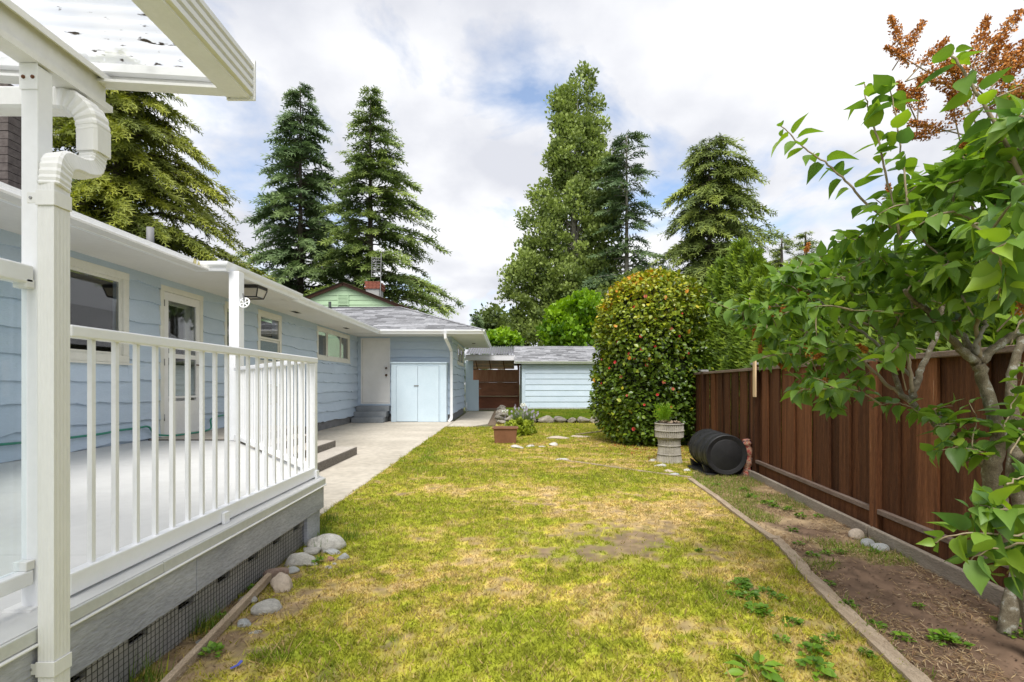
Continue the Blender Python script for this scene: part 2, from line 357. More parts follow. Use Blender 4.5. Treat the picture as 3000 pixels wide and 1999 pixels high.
m_col = col_mat('lawn_soil', .95)
m_grass = col_mat('grass_blades', .7, .45)
def sheet(name, x0, x1, y0, y1, st, fn, zfn, keep, label, cat):
    xs = np.arange(x0, x1+st, st); ys = np.arange(y0, y1+st, st); X, Y = np.meshgrid(xs, ys); sh = X.shape
    x, y = X.ravel(), Y.ravel(); V = np.stack([x, y, zfn(x, y)], 1)
    i = np.arange(sh[0]*sh[1]).reshape(sh); q = np.stack([i[:-1,:-1], i[:-1,1:], i[1:,1:], i[1:,:-1]], -1).reshape(-1, 4)
    ce = V[q].mean(1); q = q[keep(ce[:,0], ce[:,1])]
    o = np_mesh(name, V, q, m_col, smooth=True, cols=fn(x, y)); return tag(o, label, cat, kind='structure')
EDGE = [(2.9,1.2),(1.40,.9),(1.60,1.98),(1.83,3.10),(1.98,3.80),(2.21,6.10),(2.30,6.3)]
def edge_x(y):
    return np.interp(y, [.9,1.98,3.10,3.80,6.10,7.6,9.5,30], [1.40,1.60,1.83,1.98,2.21,2.9,3.4,8])
def lawn_z(x, y): return .008 + .012*(fbm(x*1.5, y*1.5, 33, 3)-.5) + .010*(fbm(x*9, y*9, 31, 2)-.5)
def lawn_ground(x, y):
    c, bare, dry, lush = lawn_color(x, y); n = fbm(x*22, y*22, 77, 3)
    c = c*.9*(1-(bare*.9)[:, None]) + C_B*(bare*.9)[:, None]
    return c*(.55+.9*n)[:, None]
sheet('lawn', EDGE_X, 4.4, -.5, 14.9, .035, lawn_ground, lawn_z, lambda x, y: (x > EDGE_X) & (x < edge_x(y)+.02) & (x < fence_x(y)-.02) & ~((y > 13.6) & (x < -.3)),
      'patchy yellow green back lawn with dry tan patches', 'lawn')
def bed_z(x, y): return .004 + .03*(fbm(x*2, y*2, 51, 3)-.4) + .02*(fbm(x*11, y*11, 53, 2)-.5)
def bed_col(x, y):
    a, b, c = fbm(x*3, y*3, 61, 4), fbm(x*18, y*18, 63, 3), fbm(x*2, y*2, 66, 3)
    k = np.clip((a-.47)*3 + (y-3.2)*.35, 0, 1)[:, None]; g = np.clip((c-.50)*4 + (y-3.5)*.18, 0, .8)[:, None]
    col = np.array((.15,.098,.065))*(1-k) + np.array((.42,.31,.18))*k
    col = col*(1-g) + np.array((.22,.26,.04))*g
    return col*(.45+1.1*b)[:, None]
sheet('planting_bed', 1.3, 4.0, -.5, 9.6, .03, bed_col, bed_z, lambda x, y: (x > edge_x(y)-.005) & (x < fence_x(y)+.05), 'bare brown soil bed strewn with straw along the fence', 'soil bed')

# grass blades
def blades():
    P = []
    for (y0, y1, dens) in ((1.5,3.2,15000),(3.2,5,8500),(5,7.5,5000),(7.5,10.5,3000),(10.5,14.9,1900)):
        n = int((y1-y0)*5.6*dens); x = RNG.uniform(EDGE_X-.015, 3.95, n); y = RNG.uniform(y0, y1, n)
        P.append(np.stack([x, y], 1))
    P = np.concatenate(P); x, y = P.T
    ok = (x < edge_x(y)) & (x < fence_x(y)-.05) & ~((y > 13.6) & (x < -.25)) & (np.abs(x) < y*1.1+.4)
    x, y = x[ok], y[ok]; j = RNG.random(len(x))
    c, bare, dry, lush = lawn_color(x, y, j)
    ok = RNG.random(len(x)) > np.clip(bare*1.15 + .22*dry, 0, .95); x, y, c, dry, lush, j = x[ok], y[ok], c[ok], dry[ok], lush[ok], j[ok]
    n = len(x); az = RNG.uniform(0, 2*np.pi, n); h = RNG.uniform(.010, .026, n)*(1+.8*lush-.2*dry)*(1 + (RNG.random(n) > .985)*1.6); w = RNG.uniform(.0026, .0060, n)*(1 + np.clip(y-4, 0, 8)*.16)
    h = h*(1+np.clip(y-5, 0, 8)*.05)
    z = lawn_z(x, y)-.003; ln = RNG.uniform(.2, 1.5, n)*h; la = RNG.uniform(0, 2*np.pi, n)
    b = np.stack([x, y, z], 1); s = np.stack([np.cos(az)*w, np.sin(az)*w, 0*w], 1)
    tip = b + np.stack([np.cos(la)*ln, np.sin(la)*ln, h], 1)
    # dead straw mixed in
    k = RNG.random(n) < (.10+.45*dry); c[k] = (np.array((.56,.42,.18))*(.5+.8*j[k][:, None]))
    V = np.stack([b-s, b+s, tip], 1).reshape(-1, 3); Fc = np.arange(n*3).reshape(-1, 3)
    o = np_mesh('lawn_grass', V, Fc, m_grass, cols=np.repeat(c, 3, 0)); tag(o, 'short dry mixed green and yellow grass covering the lawn', 'grass', kind='stuff')
    print('blades', n)
blades()
# raised terrace lawn in front of the shed
def terr_col(x, y):
    a = fbm(x*3, y*3, 5, 4); b = fbm(x*12, y*12, 8, 3); k = np.clip((a-.42)*3, 0, 1)[:, None]
    return (np.array((.13,.20,.015))*(1-k) + np.array((.24,.26,.03))*k)*(.6+.7*b)[:, None]
sheet('terrace_lawn', -.15, 7, 15.0, 24, .1, terr_col, lambda x, y: .125+.02*(fbm(x*2, y*2, 3, 3)-.5), lambda x, y: x > -.2, 'raised strip of green lawn below the shed', 'lawn')
n = 26000; x = RNG.uniform(-.1, 4, n); y = RNG.uniform(15.0, 20.5, n); az = RNG.uniform(0, 6.28, n); h = RNG.uniform(.03, .07, n); w = .010
b = np.stack([x, y, .125+0*x], 1); s = np.stack([np.cos(az)*w, np.sin(az)*w, 0*x], 1); tip = b + np.stack([RNG.normal(0,.02,n), RNG.normal(0,.02,n), h], 1)
tag(np_mesh('terrace_grass', np.stack([b-s, b+s, tip], 1).reshape(-1,3), np.arange(n*3).reshape(-1,3), m_grass, cols=np.repeat(terr_col(x, y)*1.3, 3, 0)), 'green grass on the raised strip below the shed', 'grass', kind='stuff')

# straw, chips and dry litter on the soil bed, petals under the camellia
def litter(name, n, box, keep, cols, ln, wd, label, cat, zfn, flat=.25):
    x = RNG.uniform(box[0], box[1], n); y = RNG.uniform(box[2], box[3], n); k = keep(x, y); x, y = x[k], y[k]; n = len(x)
    az = RNG.uniform(0, 6.28, n); L = RNG.uniform(.4, 1, n)*ln; W = RNG.uniform(.5, 1, n)*wd
    d = np.stack([np.cos(az), np.sin(az), RNG.normal(0, flat, n)], 1); s = np.stack([-np.sin(az), np.cos(az), RNG.normal(0, flat, n)], 1)
    c = np.stack([x, y, zfn(x, y)+.004+RNG.random(n)*.012], 1)
    V = np.stack([c-d*L[:,None]-s*W[:,None]*.5, c-d*L[:,None]*.2+s*W[:,None], c+d*L[:,None]+s*W[:,None]*.3, c+d*L[:,None]*.3-s*W[:,None]], 1).reshape(-1,3)
    ci = np.array(cols)[RNG.integers(0, len(cols), n)]*RNG.uniform(.6, 1.25, n)[:, None]
    tag(np_mesh(name, V, np.arange(n*4).reshape(-1,4), m_grass, cols=np.repeat(ci, 4, 0)), label, cat, kind='stuff')
litter('straw_litter', 80000, (1.4,3.6,1.3,7.2), lambda x, y: (x > edge_x(y)+.03) & (x < fence_x(y)-.08) & (fbm(x*2.2, y*2.2, 91, 3)+.05*(y-2) > .40+RNG.random(len(x))*.22),
       [(.52,.39,.21),(.42,.29,.15),(.26,.16,.09),(.60,.48,.31)], .026, .0024, 'dry straw and clippings scattered on the soil bed', 'straw', bed_z)
litter('soil_crumbs', 5000, (1.4,3.3,1.3,5.0), lambda x, y: (x > edge_x(y)+.03) & (x < fence_x(y)-.08), [(.07,.045,.03),(.12,.08,.055),(.2,.15,.11)], .008, .006, 'small soil crumbs and bark bits on the bed', 'soil', bed_z)
litter('fallen_petals', 1500, (1.5,4.2,7.2,10.6), lambda x, y: ((x-2.85)/1.25)**2+((y-8.8)/1.4)**2 < RNG.random(len(x))*1.1, [(.42,.10,.04),(.30,.09,.04),(.20,.10,.05),(.45,.16,.07)], .03, .018, 'fallen orange petals and brown leaves under the camellia', 'petals', lawn_z, .4)
litter('deck_side_litter', 6000, (-1.45,-.95,1.4,3.5), lambda x, y: RNG.random(len(x)) > (x+1.45)/.6, [(.36,.27,.15),(.22,.15,.09),(.30,.22,.12)], .02, .002, 'dry stalks and clippings beside the deck skirt', 'straw', lawn_z, .5)
def bed_grass():
    n = 60000; x = RNG.uniform(1.5, 3.4, n); y = RNG.uniform(1.5, 7.4, n)
    k = (x > edge_x(y)+.01) & (x < fence_x(y)-.06) & (fbm(x*2, y*2, 66, 3)+.035*(y-3.2) + .10*np.exp(-((x-edge_x(y))/.12)**2) > .50+RNG.random(n)*.10); x, y = x[k], y[k]; n = len(x)
    az = RNG.uniform(0, 6.28, n); w = RNG.uniform(.002, .005, n); h = RNG.uniform(.015, .05, n)
    b = np.stack([x, y, bed_z(x, y)-.004], 1); s = np.stack([np.cos(az)*w, np.sin(az)*w, 0*w], 1); tip = b + np.stack([RNG.normal(0,.02,n), RNG.normal(0,.02,n), h], 1)
    c = np.array((.20,.30,.03))*RNG.uniform(.5,1.3,n)[:,None]; q = RNG.random(n) < .35; c[q] = np.array((.46,.34,.17))*RNG.uniform(.6,1.2,q.sum())[:,None]
    tag(np_mesh('bed_grass', np.stack([b-s,b+s,tip],1).reshape(-1,3), np.arange(n*3).reshape(-1,3), m_grass, cols=np.repeat(c,3,0)), 'thin green grass tufts invading the soil bed', 'grass', kind='stuff')
bed_grass()

# concrete patio: slabs with joints
pt = thing('patio', 'weathered grey concrete patio between house and lawn', 'patio', (-3.1, 9, 0)); pt['kind'] = 'structure'
for a, b in ((3.0,5.06),(5.075,8.9),(8.915,12.3),(12.315,15.69)):
    MB().box(-4.64, EDGE_X, a, b, -.15, .012).build('slab', m_conc, pt, bevel=.006)
MB().prism([(EDGE_X+.012,13.55,-.15),(-.95,13.9,-.15),(-.55,14.7,-.15),(-.55,21.4,-.15),(EDGE_X+.012,21.4,-.15)], (0,0,.158)).build('path_slab', m_conc, pt, bevel=.006)
tag(MB().box(-.535,-.30,14.3,22.6,-.1,.006).build('dirt_path', mat('path_soil', (.13,.09,.06), (.2,.15,.1), rough=1, scale=6, bump=.8)), 'narrow brown dirt strip beside the path slab', 'path', kind='structure')

# ================================================================ the blue house
WX, WY, WZ0 = -4.66, 15.7, .22
house = thing('blue_house', 'long single storey light blue house with wavy edged lap siding', 'house', (WX, 8, 0))
def wall_rects(u0, u1, z0, z1, ops):
    us = sorted({u0, u1, *[q for o in ops for q in o[:2]]}); zs = sorted({z0, z1, *[q for o in ops for q in o[2:]]})
    for i in range(len(us)-1):
        for k in range(len(zs)-1):
            uc, zc = (us[i]+us[i+1])/2, (zs[k]+zs[k+1])/2
            if not any(o[0] < uc < o[1] and o[2] < zc < o[3] for o in ops): yield us[i], us[i+1], zs[k], zs[k+1]
def wave(u, s):
    a = .013*math.sin(u*2.1+s*1.7)+.009*math.sin(u*5.3+s*3.1)+.006*math.sin(u*11.7+s*.9)
    k = math.sin(u*1.3+s*5.1); return a + (.018*max(0, k-.75)*4*math.sin(u*19) if k > .75 else 0)
def siding(parent, O, u, n, u0, u1, z0, z1, h, ops, m, wavy=True, name='plank', maxlen=3.9, thick=.046):
    O, u, n = Vector(O), Vector(u), Vector(n); c = 0; zc = z0
    while zc < z1-.02:
        zt = min(zc+h, z1); segs = []
        cuts = sorted({u0, u1, *[max(u0, min(u1, q)) for o in ops if o[2] < zt and o[3] > zc for q in o[:2]]})
        for a, b in zip(cuts, cuts[1:]):
            if b-a < .01: continue
            mid = (a+b)/2; zr = [(zc, zt)]
            for o in ops:
                if o[0] < mid < o[1] and o[2] < zt and o[3] > zc:
                    zr = [q for lo, hi in zr for q in ((lo, min(hi, o[2])), (max(lo, o[3]), hi)) if q[1]-q[0] > .012]
            for lo, hi in zr:
                x = a
                while x < b-1e-6:
                    L = b-x if b-x < maxlen*1.3 else maxlen*R.uniform(.65, 1)
                    segs.append((x, x+L-(.003 if x+L < b-1e-6 else 0), lo, hi)); x += L
        for a, b, lo, hi in segs:
            k = max(2, int((b-a)/.14)+1); mb = MB(); V = []; low = lo == zc
            top = hi+.045 if (hi == zt and zt < z1-.01 and not any(o[0] < (a+b)/2 < o[1] and abs(o[2]-hi) < .05 for o in ops)) else hi
            for i in range(k):
                q = a+(b-a)*i/(k-1); dz = (wave(q, c+O.x*.3+1)-.012) if (wavy and low) else (-.008 if low else 0)
                tb = .006+(thick-.006)*(1-(lo-zc)/h); tt = .006+(thick-.006)*max(0, 1-(hi-zc)/h)
                p = O+u*q
                V += [p+n*tt+Vector((0,0,top-.001)), p+n*tb+Vector((0,0,lo+dz)), p+Vector((0,0,lo+dz)), p+Vector((0,0,top-.001))]
            Fs = []
            for i in range(k-1):
                s = i*4; Fs += [(s, s+1, s+5, s+4), (s+1, s+2, s+6, s+5), (s+3, s, s+4, s+7)]
            e = (k-1)*4; Fs += [(0,3,2,1), (e, e+1, e+2, e+3)]
            mb.add(V, Fs).build(name, m, parent)
        zc = zt; c += 1

OPS = dict(w1=(4.86,6.18,1.42,2.515), door=(6.744,7.69,.46,2.50), w0=(8.28,8.80,1.60,2.53), w2=(9.386,10.37,1.50,2.56), w3=(12.32,14.88,1.786,2.588))
mw = MB()
for a, b, lo, hi in wall_rects(-1.5, WY, WZ0, 2.64, list(OPS.values())): mw.box(WX-.16, WX-.001, a, b, lo, hi)
wall = mw.build('wall', m_siding, house)
siding(wall, (WX,0,0), (0,1,0), (1,0,0), -1.5, WY-.03, WZ0, 2.66, .25, list(OPS.values()), m_siding)
MB().box(WX-.14, WX-.012, -1.5, WY, -.1, WZ0+.02).build('foundation', m_found, house)
MB().box(-5.6,-5.55,-1.5,WY-.2,.2,2.6).build('interior_wall', m_inter, house)
# back wing
W2 = -1.74
opd = (-4.53,-3.62,.55,2.585)
mw = MB()
for a, b, lo, hi in wall_rects(WX, W2-.16, .25, 2.70, [opd]): mw.box(a, b, WY+.001, WY+.16, lo, hi)
wall2 = mw.build('wall', m_siding, house)
siding(wall2, (0,WY,0), (1,0,0), (0,-1,0), WX+.028, W2, .25, 2.68, .25, [opd], m_siding)
opw = (17.5,19.9,1.86,2.56)
mw = MB()
for a, b, lo, hi in wall_rects(WY, 20.5, .25, 2.70, [opw]): mw.box(W2-.16, W2-.001, a, b, lo, hi)
wall3 = mw.build('wall', m_siding, house)
siding(wall3, (W2,0,0), (0,1,0), (1,0,0), WY+.0, 20.5, .25, 2.68, .25, [opw], m_siding)
MB().box(WX-.1, W2-.012, WY+.012, 20.4, -.1, .262).build('foundation', m_found, house)
MB().box(WX-.1, W2-.5, WY+.9, WY+.95, .3, 2.6).build('interior_wall', m_inter, house)

def window(O, u, n, u0, u1, z0, z1, lay, trim=.085, m=m_trim, blind=False):
    """frame as part, panes, sashes and sill as sub-parts; lay = list of (a,b,c,d,material) panes in 0..1"""
    O, u, n = Vector(O), Vector(u), Vector(n); up = Vector((0,0,1)); mb = MB(); t = trim
    def bx(m_, a, b, lo, hi, d0, d1): m_.obox(O+u*(a+b)/2+up*(lo+hi)/2+n*(d0+d1)/2, u*(b-a)/2, n*(d1-d0)/2, up*(hi-lo)/2)
    bx(mb, u0, u1, z1-t, z1, -.05, .045); bx(mb, u0, u1, z0, z0+t, -.05, .045)
    bx(mb, u0, u0+t, z0+t, z1-t, -.05, .042); bx(mb, u1-t, u1, z0+t, z1-t, -.05, .042)
    fr = mb.build('window', m, house, bevel=.004)
    s = MB(); bx(s, u0-.02, u1+.02, z0-.022, z0-.001, -.01, .065); s.build('sill', m, fr)
    W, Hh = u1-u0-2*t, z1-z0-2*t
    for (a, b, c, d, mm, dep) in lay:
        A, B, C, D = u0+t+W*a, u0+t+W*b, z0+t+Hh*c, z0+t+Hh*d; sf = .035
        q = MB(); bx(q, A, B, D-sf, D, dep-.02, dep+.015); bx(q, A, B, C, C+sf, dep-.02, dep+.015); bx(q, A, A+sf, C+sf, D-sf, dep-.02, dep+.013); bx(q, B-sf, B, C+sf, D-sf, dep-.02, dep+.013)
        q.build('sash', m, fr)
        q = MB(); bx(q, A+sf, B-sf, C+sf, D-sf, dep-.004, dep+.002); q.build('pane', mm, fr)
    if blind:
        q = MB(); k = 14
        for i in range(k):
            z = z0+t+Hh*(i+.5)/k; q.obox(O+u*(u0+u1)/2+up*z-n*.10, u*W*.48, n*.018, up*.002)
        q.build('blind', m_inter, fr)
    return fr
WO = (WX, 0, 0)
window(WO, (0,1,0), (1,0,0), *OPS['w1'], [(0,1,0,1,m_glass,.0)], trim=.09)
window(WO, (0,1,0), (1,0,0), *OPS['w0'], [(0,1,0,1,m_glass,.0)], trim=.07)
window(WO, (0,1,0), (1,0,0), *OPS['w2'], [(0,1,.5,1,m_glass,.02),(0,1,0,.495,m_frost,.0)], trim=.085, blind=True)
window(WO, (0,1,0), (1,0,0), *OPS['w3'], [(0,.27,0,1,m_glass,.0),(.275,.72,0,1,m_glass,.012),(.725,1,0,1,m_glass,.0)], trim=.075)
window((W2,0,0), (0,1,0), (1,0,0), *opw, [(0,.5,0,1,m_glass,.0),(.5,1,0,1,m_glass,.01)], trim=.08)
MB().box(WX-.42,WX-.40,13.1,14.1,1.8,2.5).build('curtain', mat('pale_curtain',(.42,.38,.33),rough=.9), house)

# side door with storm door
a, b, lo, hi = OPS['door']; t = .075
mb = MB().box(WX-.1,WX+.04,a,a+t,lo,hi).box(WX-.1,WX+.04,b-t,b,lo,hi).box(WX-.1,WX+.044,a,b,hi-t,hi).box(WX-.1,WX+.06,a,b,lo-.03,lo+.005)
dfr = mb.build('door_frame', m_trim, house, bevel=.004)
A, B, C, D = a+t+.004, b-t-.004, lo+.008, hi-t-.004
sd_ = MB(); st = .085
sd_.box(WX+.0,WX+.034,A,A+st,C,D).box(WX,WX+.034,B-st,B,C,D).box(WX,WX+.034,A+st,B-st,D-.11,D).box(WX,WX+.034,A+st,B-st,C,C+.46).box(WX+.004,WX+.036,A+st,B-st,C+.50,C+.53)
sdo = sd_.build('door', m_door, house, bevel=.003)
MB().box(WX+.012,WX+.016,A+st,B-st,C+.53,D-.11).build('pane', m_glass, sdo)
MB().box(WX+.014,WX+.03,A+st,B-st,C+1.06,C+1.12).build('cross_bar', m_door, sdo)
MB().tube([(WX+.035,B-.045,C+.98),(WX+.085,B-.045,C+.98),(WX+.085,B-.16,C+.98)], .009, 8).build('handle', m_brass, sdo, True)
for z in (.2,.95,1.75): MB().tube([(WX+.042,A-.01,C+z),(WX+.042,A-.01,C+z+.09)], .008, 6).build('hinge', m_steel, sdo, True)
idr = MB().box(WX-.14,WX-.10,A+.0,B,C,C+.97).box(WX-.14,WX-.10,A,A+.12,C+.97,D).box(WX-.14,WX-.10,B-.12,B,C+.97,D).box(WX-.14,WX-.10,A+.12,B-.12,D-.14,D).build('inner_door', m_door, house, bevel=.004)
for i in range(6): MB().box(WX-.10,WX-.094,A+.03,B-.03,C+.12+i*.14,C+.245+i*.14).build('panel_board', m_door, idr, bevel=.003)
MB().box(WX-.125,WX-.121,A+.12,B-.12,C+.97,D-.14).build('pane', m_glass, idr)
MB().box(WX-.116,WX-.112,B-.24,B-.17,C+1.2,C+1.34).build('sticker', mat('paper',(.5,.48,.45)), idr)
MB().lathe([(.0,.0),(.02,.0),(.03,.025),(.022,.05),(0,.055)], 12).build('knob', m_brass, idr, True).matrix_basis = Matrix.Translation((WX-.10, B-.06, C+.95)) @ Matrix.Rotation(math.pi/2, 4, 'Y')

# back door of the wing
a, b, lo, hi = opd; t = .05
mb = MB().box(a,a+t,WY-.045,WY+.08,lo,hi).box(b-t,b,WY-.045,WY+.08,lo,hi).box(a+t,b-t,WY-.045,WY+.08,hi-t,hi).box(a+t,b-t,WY-.05,WY+.1,lo,lo+.035)
mb.build('door_frame', m_door, house, bevel=.003)
bd = MB().box(a+t+.004,b-t-.004,WY-.01,WY+.035,lo+.04,hi-t-.004).build('door', m_door, house, bevel=.004)
for z, r in ((1.36,.032),(1.14,.034)):
    o = MB().lathe([(.0,0),(r*1.1,0),(r*1.1,.008),(r*.5,.012),(r*.55,.03),(r,.045),(r*.8,.065),(0,.07)], 14).build('door_knob', m_brass, bd, True)
    o.matrix_basis = Matrix.Translation((b-t-.075, WY-.01, lo+z-.25)) @ Matrix.Rotation(math.pi/2, 4, 'X')
# wooden strip under door
MB().box(a-.02,-3.60,WY-.06,WY-.027,lo-.05,lo-.003).build('door_sill', m_siding, house)

# soffits and gutters
GX1, GXP, GX3, GY, GX4 = -3.825, -3.473, -3.68, 14.67, -.644
Z1, Z3 = 2.59, 2.635
MB().box(WX+.001,GX1+.09,-1.5,8.61,Z1,Z1+.02).box(GX1+.09,GXP-.085,6.36,8.53,Z1+.001,Z1+.019).build('soffit', m_soffit, house)
MB().box(WX+.001,GX3-.09,8.611,GY+.0,Z3,Z3+.02).box(WX+.001,GX4-.09,GY+.09,WY-.028,Z3+.001,Z3+.021).box(W2+.028,GX4-.09,WY-.028,20.6,Z3+.0015,Z3+.0205).build('soffit', m_soffit, house)
MB().box(WX,GX1+.1,8.56,8.61,Z1-.002,Z3+.05).box(GX1,GXP-.08,8.53,8.57,Z1,Z1+.11).build('soffit_trim', m_soffit, house)
def gutter(path, ztop, parent, name='gutter', m=m_white, hgt=.115):
    prof = [(-.095,-hgt),(-.050,-hgt),(-.046,-hgt+.010),(-.040,-hgt+.034),(-.030,-hgt+.046),(-.012,-hgt+.062),(-.004,-hgt+.074),(-.004,-.030),(0,-.026),(0,-.002),(-.010,0),(-.012,-.018),(-.095,-.02)]
    pts = [Vector(p) for p in path]; nr = []
    for i in range(len(pts)-1):
        d = (pts[i+1]-pts[i]).normalized(); nr.append(Vector((d.y, -d.x)))
    V, Fs = [], []; k = len(prof)
    for i, p in enumerate(pts):
        if i == 0: off = nr[0]
        elif i == len(pts)-1: off = nr[-1]
        else: off = (nr[i-1]+nr[i])/(1+nr[i-1].dot(nr[i]))
        for o_, z in prof: V.append((p.x+off.x*o_, p.y+off.y*o_, ztop+z))
    for i in range(len(pts)-1):
        for j in range(k): Fs.append((i*k+j, (i+1)*k+j, (i+1)*k+(j+1) % k, i*k+(j+1) % k))
    Fs += [tuple(range(k)), tuple(range((len(pts)-1)*k, len(pts)*k))[::-1]]
    return MB().add(V, Fs).build(name, m, parent)
g1 = gutter([(GX1,-1.5),(GX1,6.28),(GXP,6.28),(GXP,8.61),(GXP-.1,8.61)], 2.70, house)
g3 = gutter([(GX3,8.63),(GX3,GY),(GX4,GY),(GX4,20.75)], 2.745, house)
MB().box(GX1-.002,GX1+.002,6.17,6.22,2.60,2.703).box(GX1-.05,GX1+.004,6.262,6.284,2.60,2.69).build('sealant', mat('yellowed_sealant',(.62,.55,.24),rough=.5), g1)
# roofs: main slope (never seen from here but closed) and wing hip
rf = MB(); S = .364
rf.add([(GX1-.02,-1.5,2.69),(GX1-.02,8.6,2.69),(GX3-.02,8.62,2.73),(GX3-.02,GY,2.73),(-6.68,17.67,3.83),(-9.2,17.7,4.72),(-9.2,-1.5,4.66)], [(0,1,2,3,4,5,6)])
rf.add([(GX1-.02,6.3,2.69),(GXP-.02,6.3,2.69),(GXP-.02,8.6,2.69),(GX1-.02,8.6,2.69)], [(0,1,2,3)])
roof = rf.build('roof', m_roof, house)
RY, RX = 17.69, -3.66
rw = MB().add([(GX3+.02,GY+.015,2.728),(GX4-.02,GY+.015,2.728),(RX,RY,3.828),(-6.68,RY,3.828),(GX4-.02,20.7,2.728),(-3.7,20.7,2.728),(-6.7,20.7,2.728)],[(0,1,2,3),(1,4,2),(4,5,2),(5,6,3,2)]).build('roof', m_roof, house)
MB().tube([(-6.0,8.5,3.3),(-6.0,8.5,3.80)], .055, 12).build('vent_pipe', mat('grey_pipe',(.22,.22,.22),rough=.6), roof, True)
MB().tube([(-6.15,17.55,3.6),(-6.15,17.55,4.02)], .05, 10).build('vent_pipe', mat('dark_pipe',(.03,.04,.035),rough=.6), rw, True)
ch = MB()
for i in range(24):
    for k, (x0, x1) in enumerate(((-8.9,-8.5),(-8.49,-8.0))): ch.box(x0+(.02 if i % 2 else 0)-.01, x1-.006, 8.1+R.uniform(0,.01), 8.8, 2.9+i*.13, 2.9+i*.13+.12)
ch.build('chimney', m_gbrick, roof)
# shingles, one object each, clipped to the slope outline
def clip_poly(poly, hp):
    for (nx, ny, d) in hp:
        out = []
        for i in range(len(poly)):
            p, q = poly[i], poly[(i+1) % len(poly)]; sp, sq = nx*p[0]+ny*p[1]-d, nx*q[0]+ny*q[1]-d
            if sp <= 0: out.append(p)
            if sp*sq < 0:
                tt = sp/(sp-sq); out.append((p[0]+(q[0]-p[0])*tt, p[1]+(q[1]-p[1])*tt))
        poly = out
        if len(poly) < 3: return []
    return poly
def shingles(parent, O, u, v, nrm, vmax, ulo, uhi, exp, wid, thick=.012):
    O, u, v, nrm = map(Vector, (O, u, v, nrm)); r = 0; vv = 0; cnt = 0
    hp = [(-1*ulo[0], -1*ulo[1], -1*ulo[2]), uhi, (0, 1, vmax)]
    while vv < vmax-.02:
        x = -8-R.random()*wid
        while x < 8:
            w = wid*R.uniform(.55, 1.45); p = clip_poly([(x+.002,vv),(x+w-.002,vv),(x+w-.002,vv+exp*1.12),(x+.002,vv+exp*1.12)], hp)
            if len(p) > 2:
                lift = thick*R.uniform(.8, 1.5)
                def P(q, e): 
                    f = max(0, 1-(q[1]-vv)/(exp*1.12)); return O+u*q[0]+v*q[1]+nrm*(.004+e*(lift*f+.002))
                MB().add([P(q,1) for q in p]+[P(q,0) for q in p], [tuple(range(len(p)))]+[(i,(i+1)%len(p),len(p)+(i+1)%len(p),len(p)+i) for i in range(len(p))]).build('shingle', m_shingle, parent); cnt += 1
            x += w
        vv += exp; r += 1
    print('shingles', cnt)
sl = Vector((0, RY-GY, 3.828-2.728)); slen = sl.length; vdir = sl.normalized(); ndir = Vector((1,0,0)).cross(vdir)
kk = (RX-GX4)/slen       # hip and valley in (u,v)
shingles(rw, (0,GY+.015,2.728), (1,0,0), vdir, ndir, slen, (1, -(-6.68-GX3)/slen, GX3+.03), (1, -(RX-GX4)/slen, GX4-.03), .155, .40)
hp_ = MB()
for i in range(14):
    a_, b_ = Vector((GX4-.02,GY+.02,2.735)).lerp(Vector((RX,RY,3.835)), i/14), Vector((GX4-.02,GY+.02,2.735)).lerp(Vector((RX,RY,3.835)), (i+1)/14)
    hp_.bar(a_+Vector((0,0,.012)), b_+Vector((0,0,.004)), .16, .014)
hp_.bar((-6.7,RY,3.845),(RX,RY,3.845),.2,.02).build('hip_cap', m_shingle, rw)
# soffit vents
for x, y in ((-4.30,10.3),(-4.22,13.27),(-1.2,18.3)):
    v_ = MB().box(x-.06,x+.06,y-.16,y+.16,Z3-.004,Z3-.001).build('soffit_vent', m_dark, house)
    MB().box(x-.07,x-.06,y-.17,y+.17,Z3-.008,Z3-.001).box(x+.06,x+.07,y-.17,y+.17,Z3-.008,Z3-.001).box(x-.06,x+.06,y-.17,y-.16,Z3-.008,Z3-.001).box(x-.06,x+.06,y+.16,y+.17,Z3-.008,Z3-.001).build('vent_frame', m_soffit, v_)
# porch post
MB().box(-3.525,-3.395,6.40,6.53,.45,2.60).build('porch_post', m_white, house, bevel=.006)
MB().box(-3.44,-3.36,6.36,6.398,.452,.50).build('post_bracket', m_cream, house, bevel=.004)
# wing downspout
p0 = at(1304, 978, 14.66)
ds = MB().tube([(-1.79,14.66,2.64),(-1.79,14.67,2.52),(-1.735,15.2,2.32),(-1.72,15.60,2.2),(-1.72,15.62,2.05),(-1.72,15.62,.14),(-1.735,15.5,.06),(-1.75,15.36,.05)], .055, 4, rot=math.pi/4).build('downspout', m_white, house)
# pieces fixed to the house that are things of their own
lan = thing('porch_lantern', 'black framed square ceiling lantern with cream glass under the porch soffit', 'lantern', (-3.70,7.35,Z1))
x, y, z = -3.70, 7.35, Z1
MB().box(x-.15,x+.15,y-.15,y+.15,z-.05,z-.001).build('canopy', m_black, lan, bevel=.006)
def fr(z0, z1, w0, w1): return [(x-w0,y-w0,z0),(x+w0,y-w0,z0),(x+w0,y+w0,z0),(x-w0,y+w0,z0),(x-w1,y-w1,z1),(x+w1,y-w1,z1),(x+w1,y+w1,z1),(x-w1,y+w1,z1)]
MB().add(fr(z-.165,z-.05,.105,.14), [(0,1,5,4),(1,2,6,5),(2,3,7,6),(3,0,4,7),(0,3,2,1)]).build('glass_panes', m_lampg, lan)
fb = MB()
for sx, sy in ((-1,-1),(1,-1),(1,1),(-1,1)):
    fb.bar((x+sx*.108,y+sy*.108,z-.168),(x+sx*.143,y+sy*.143,z-.05),.014,.014)
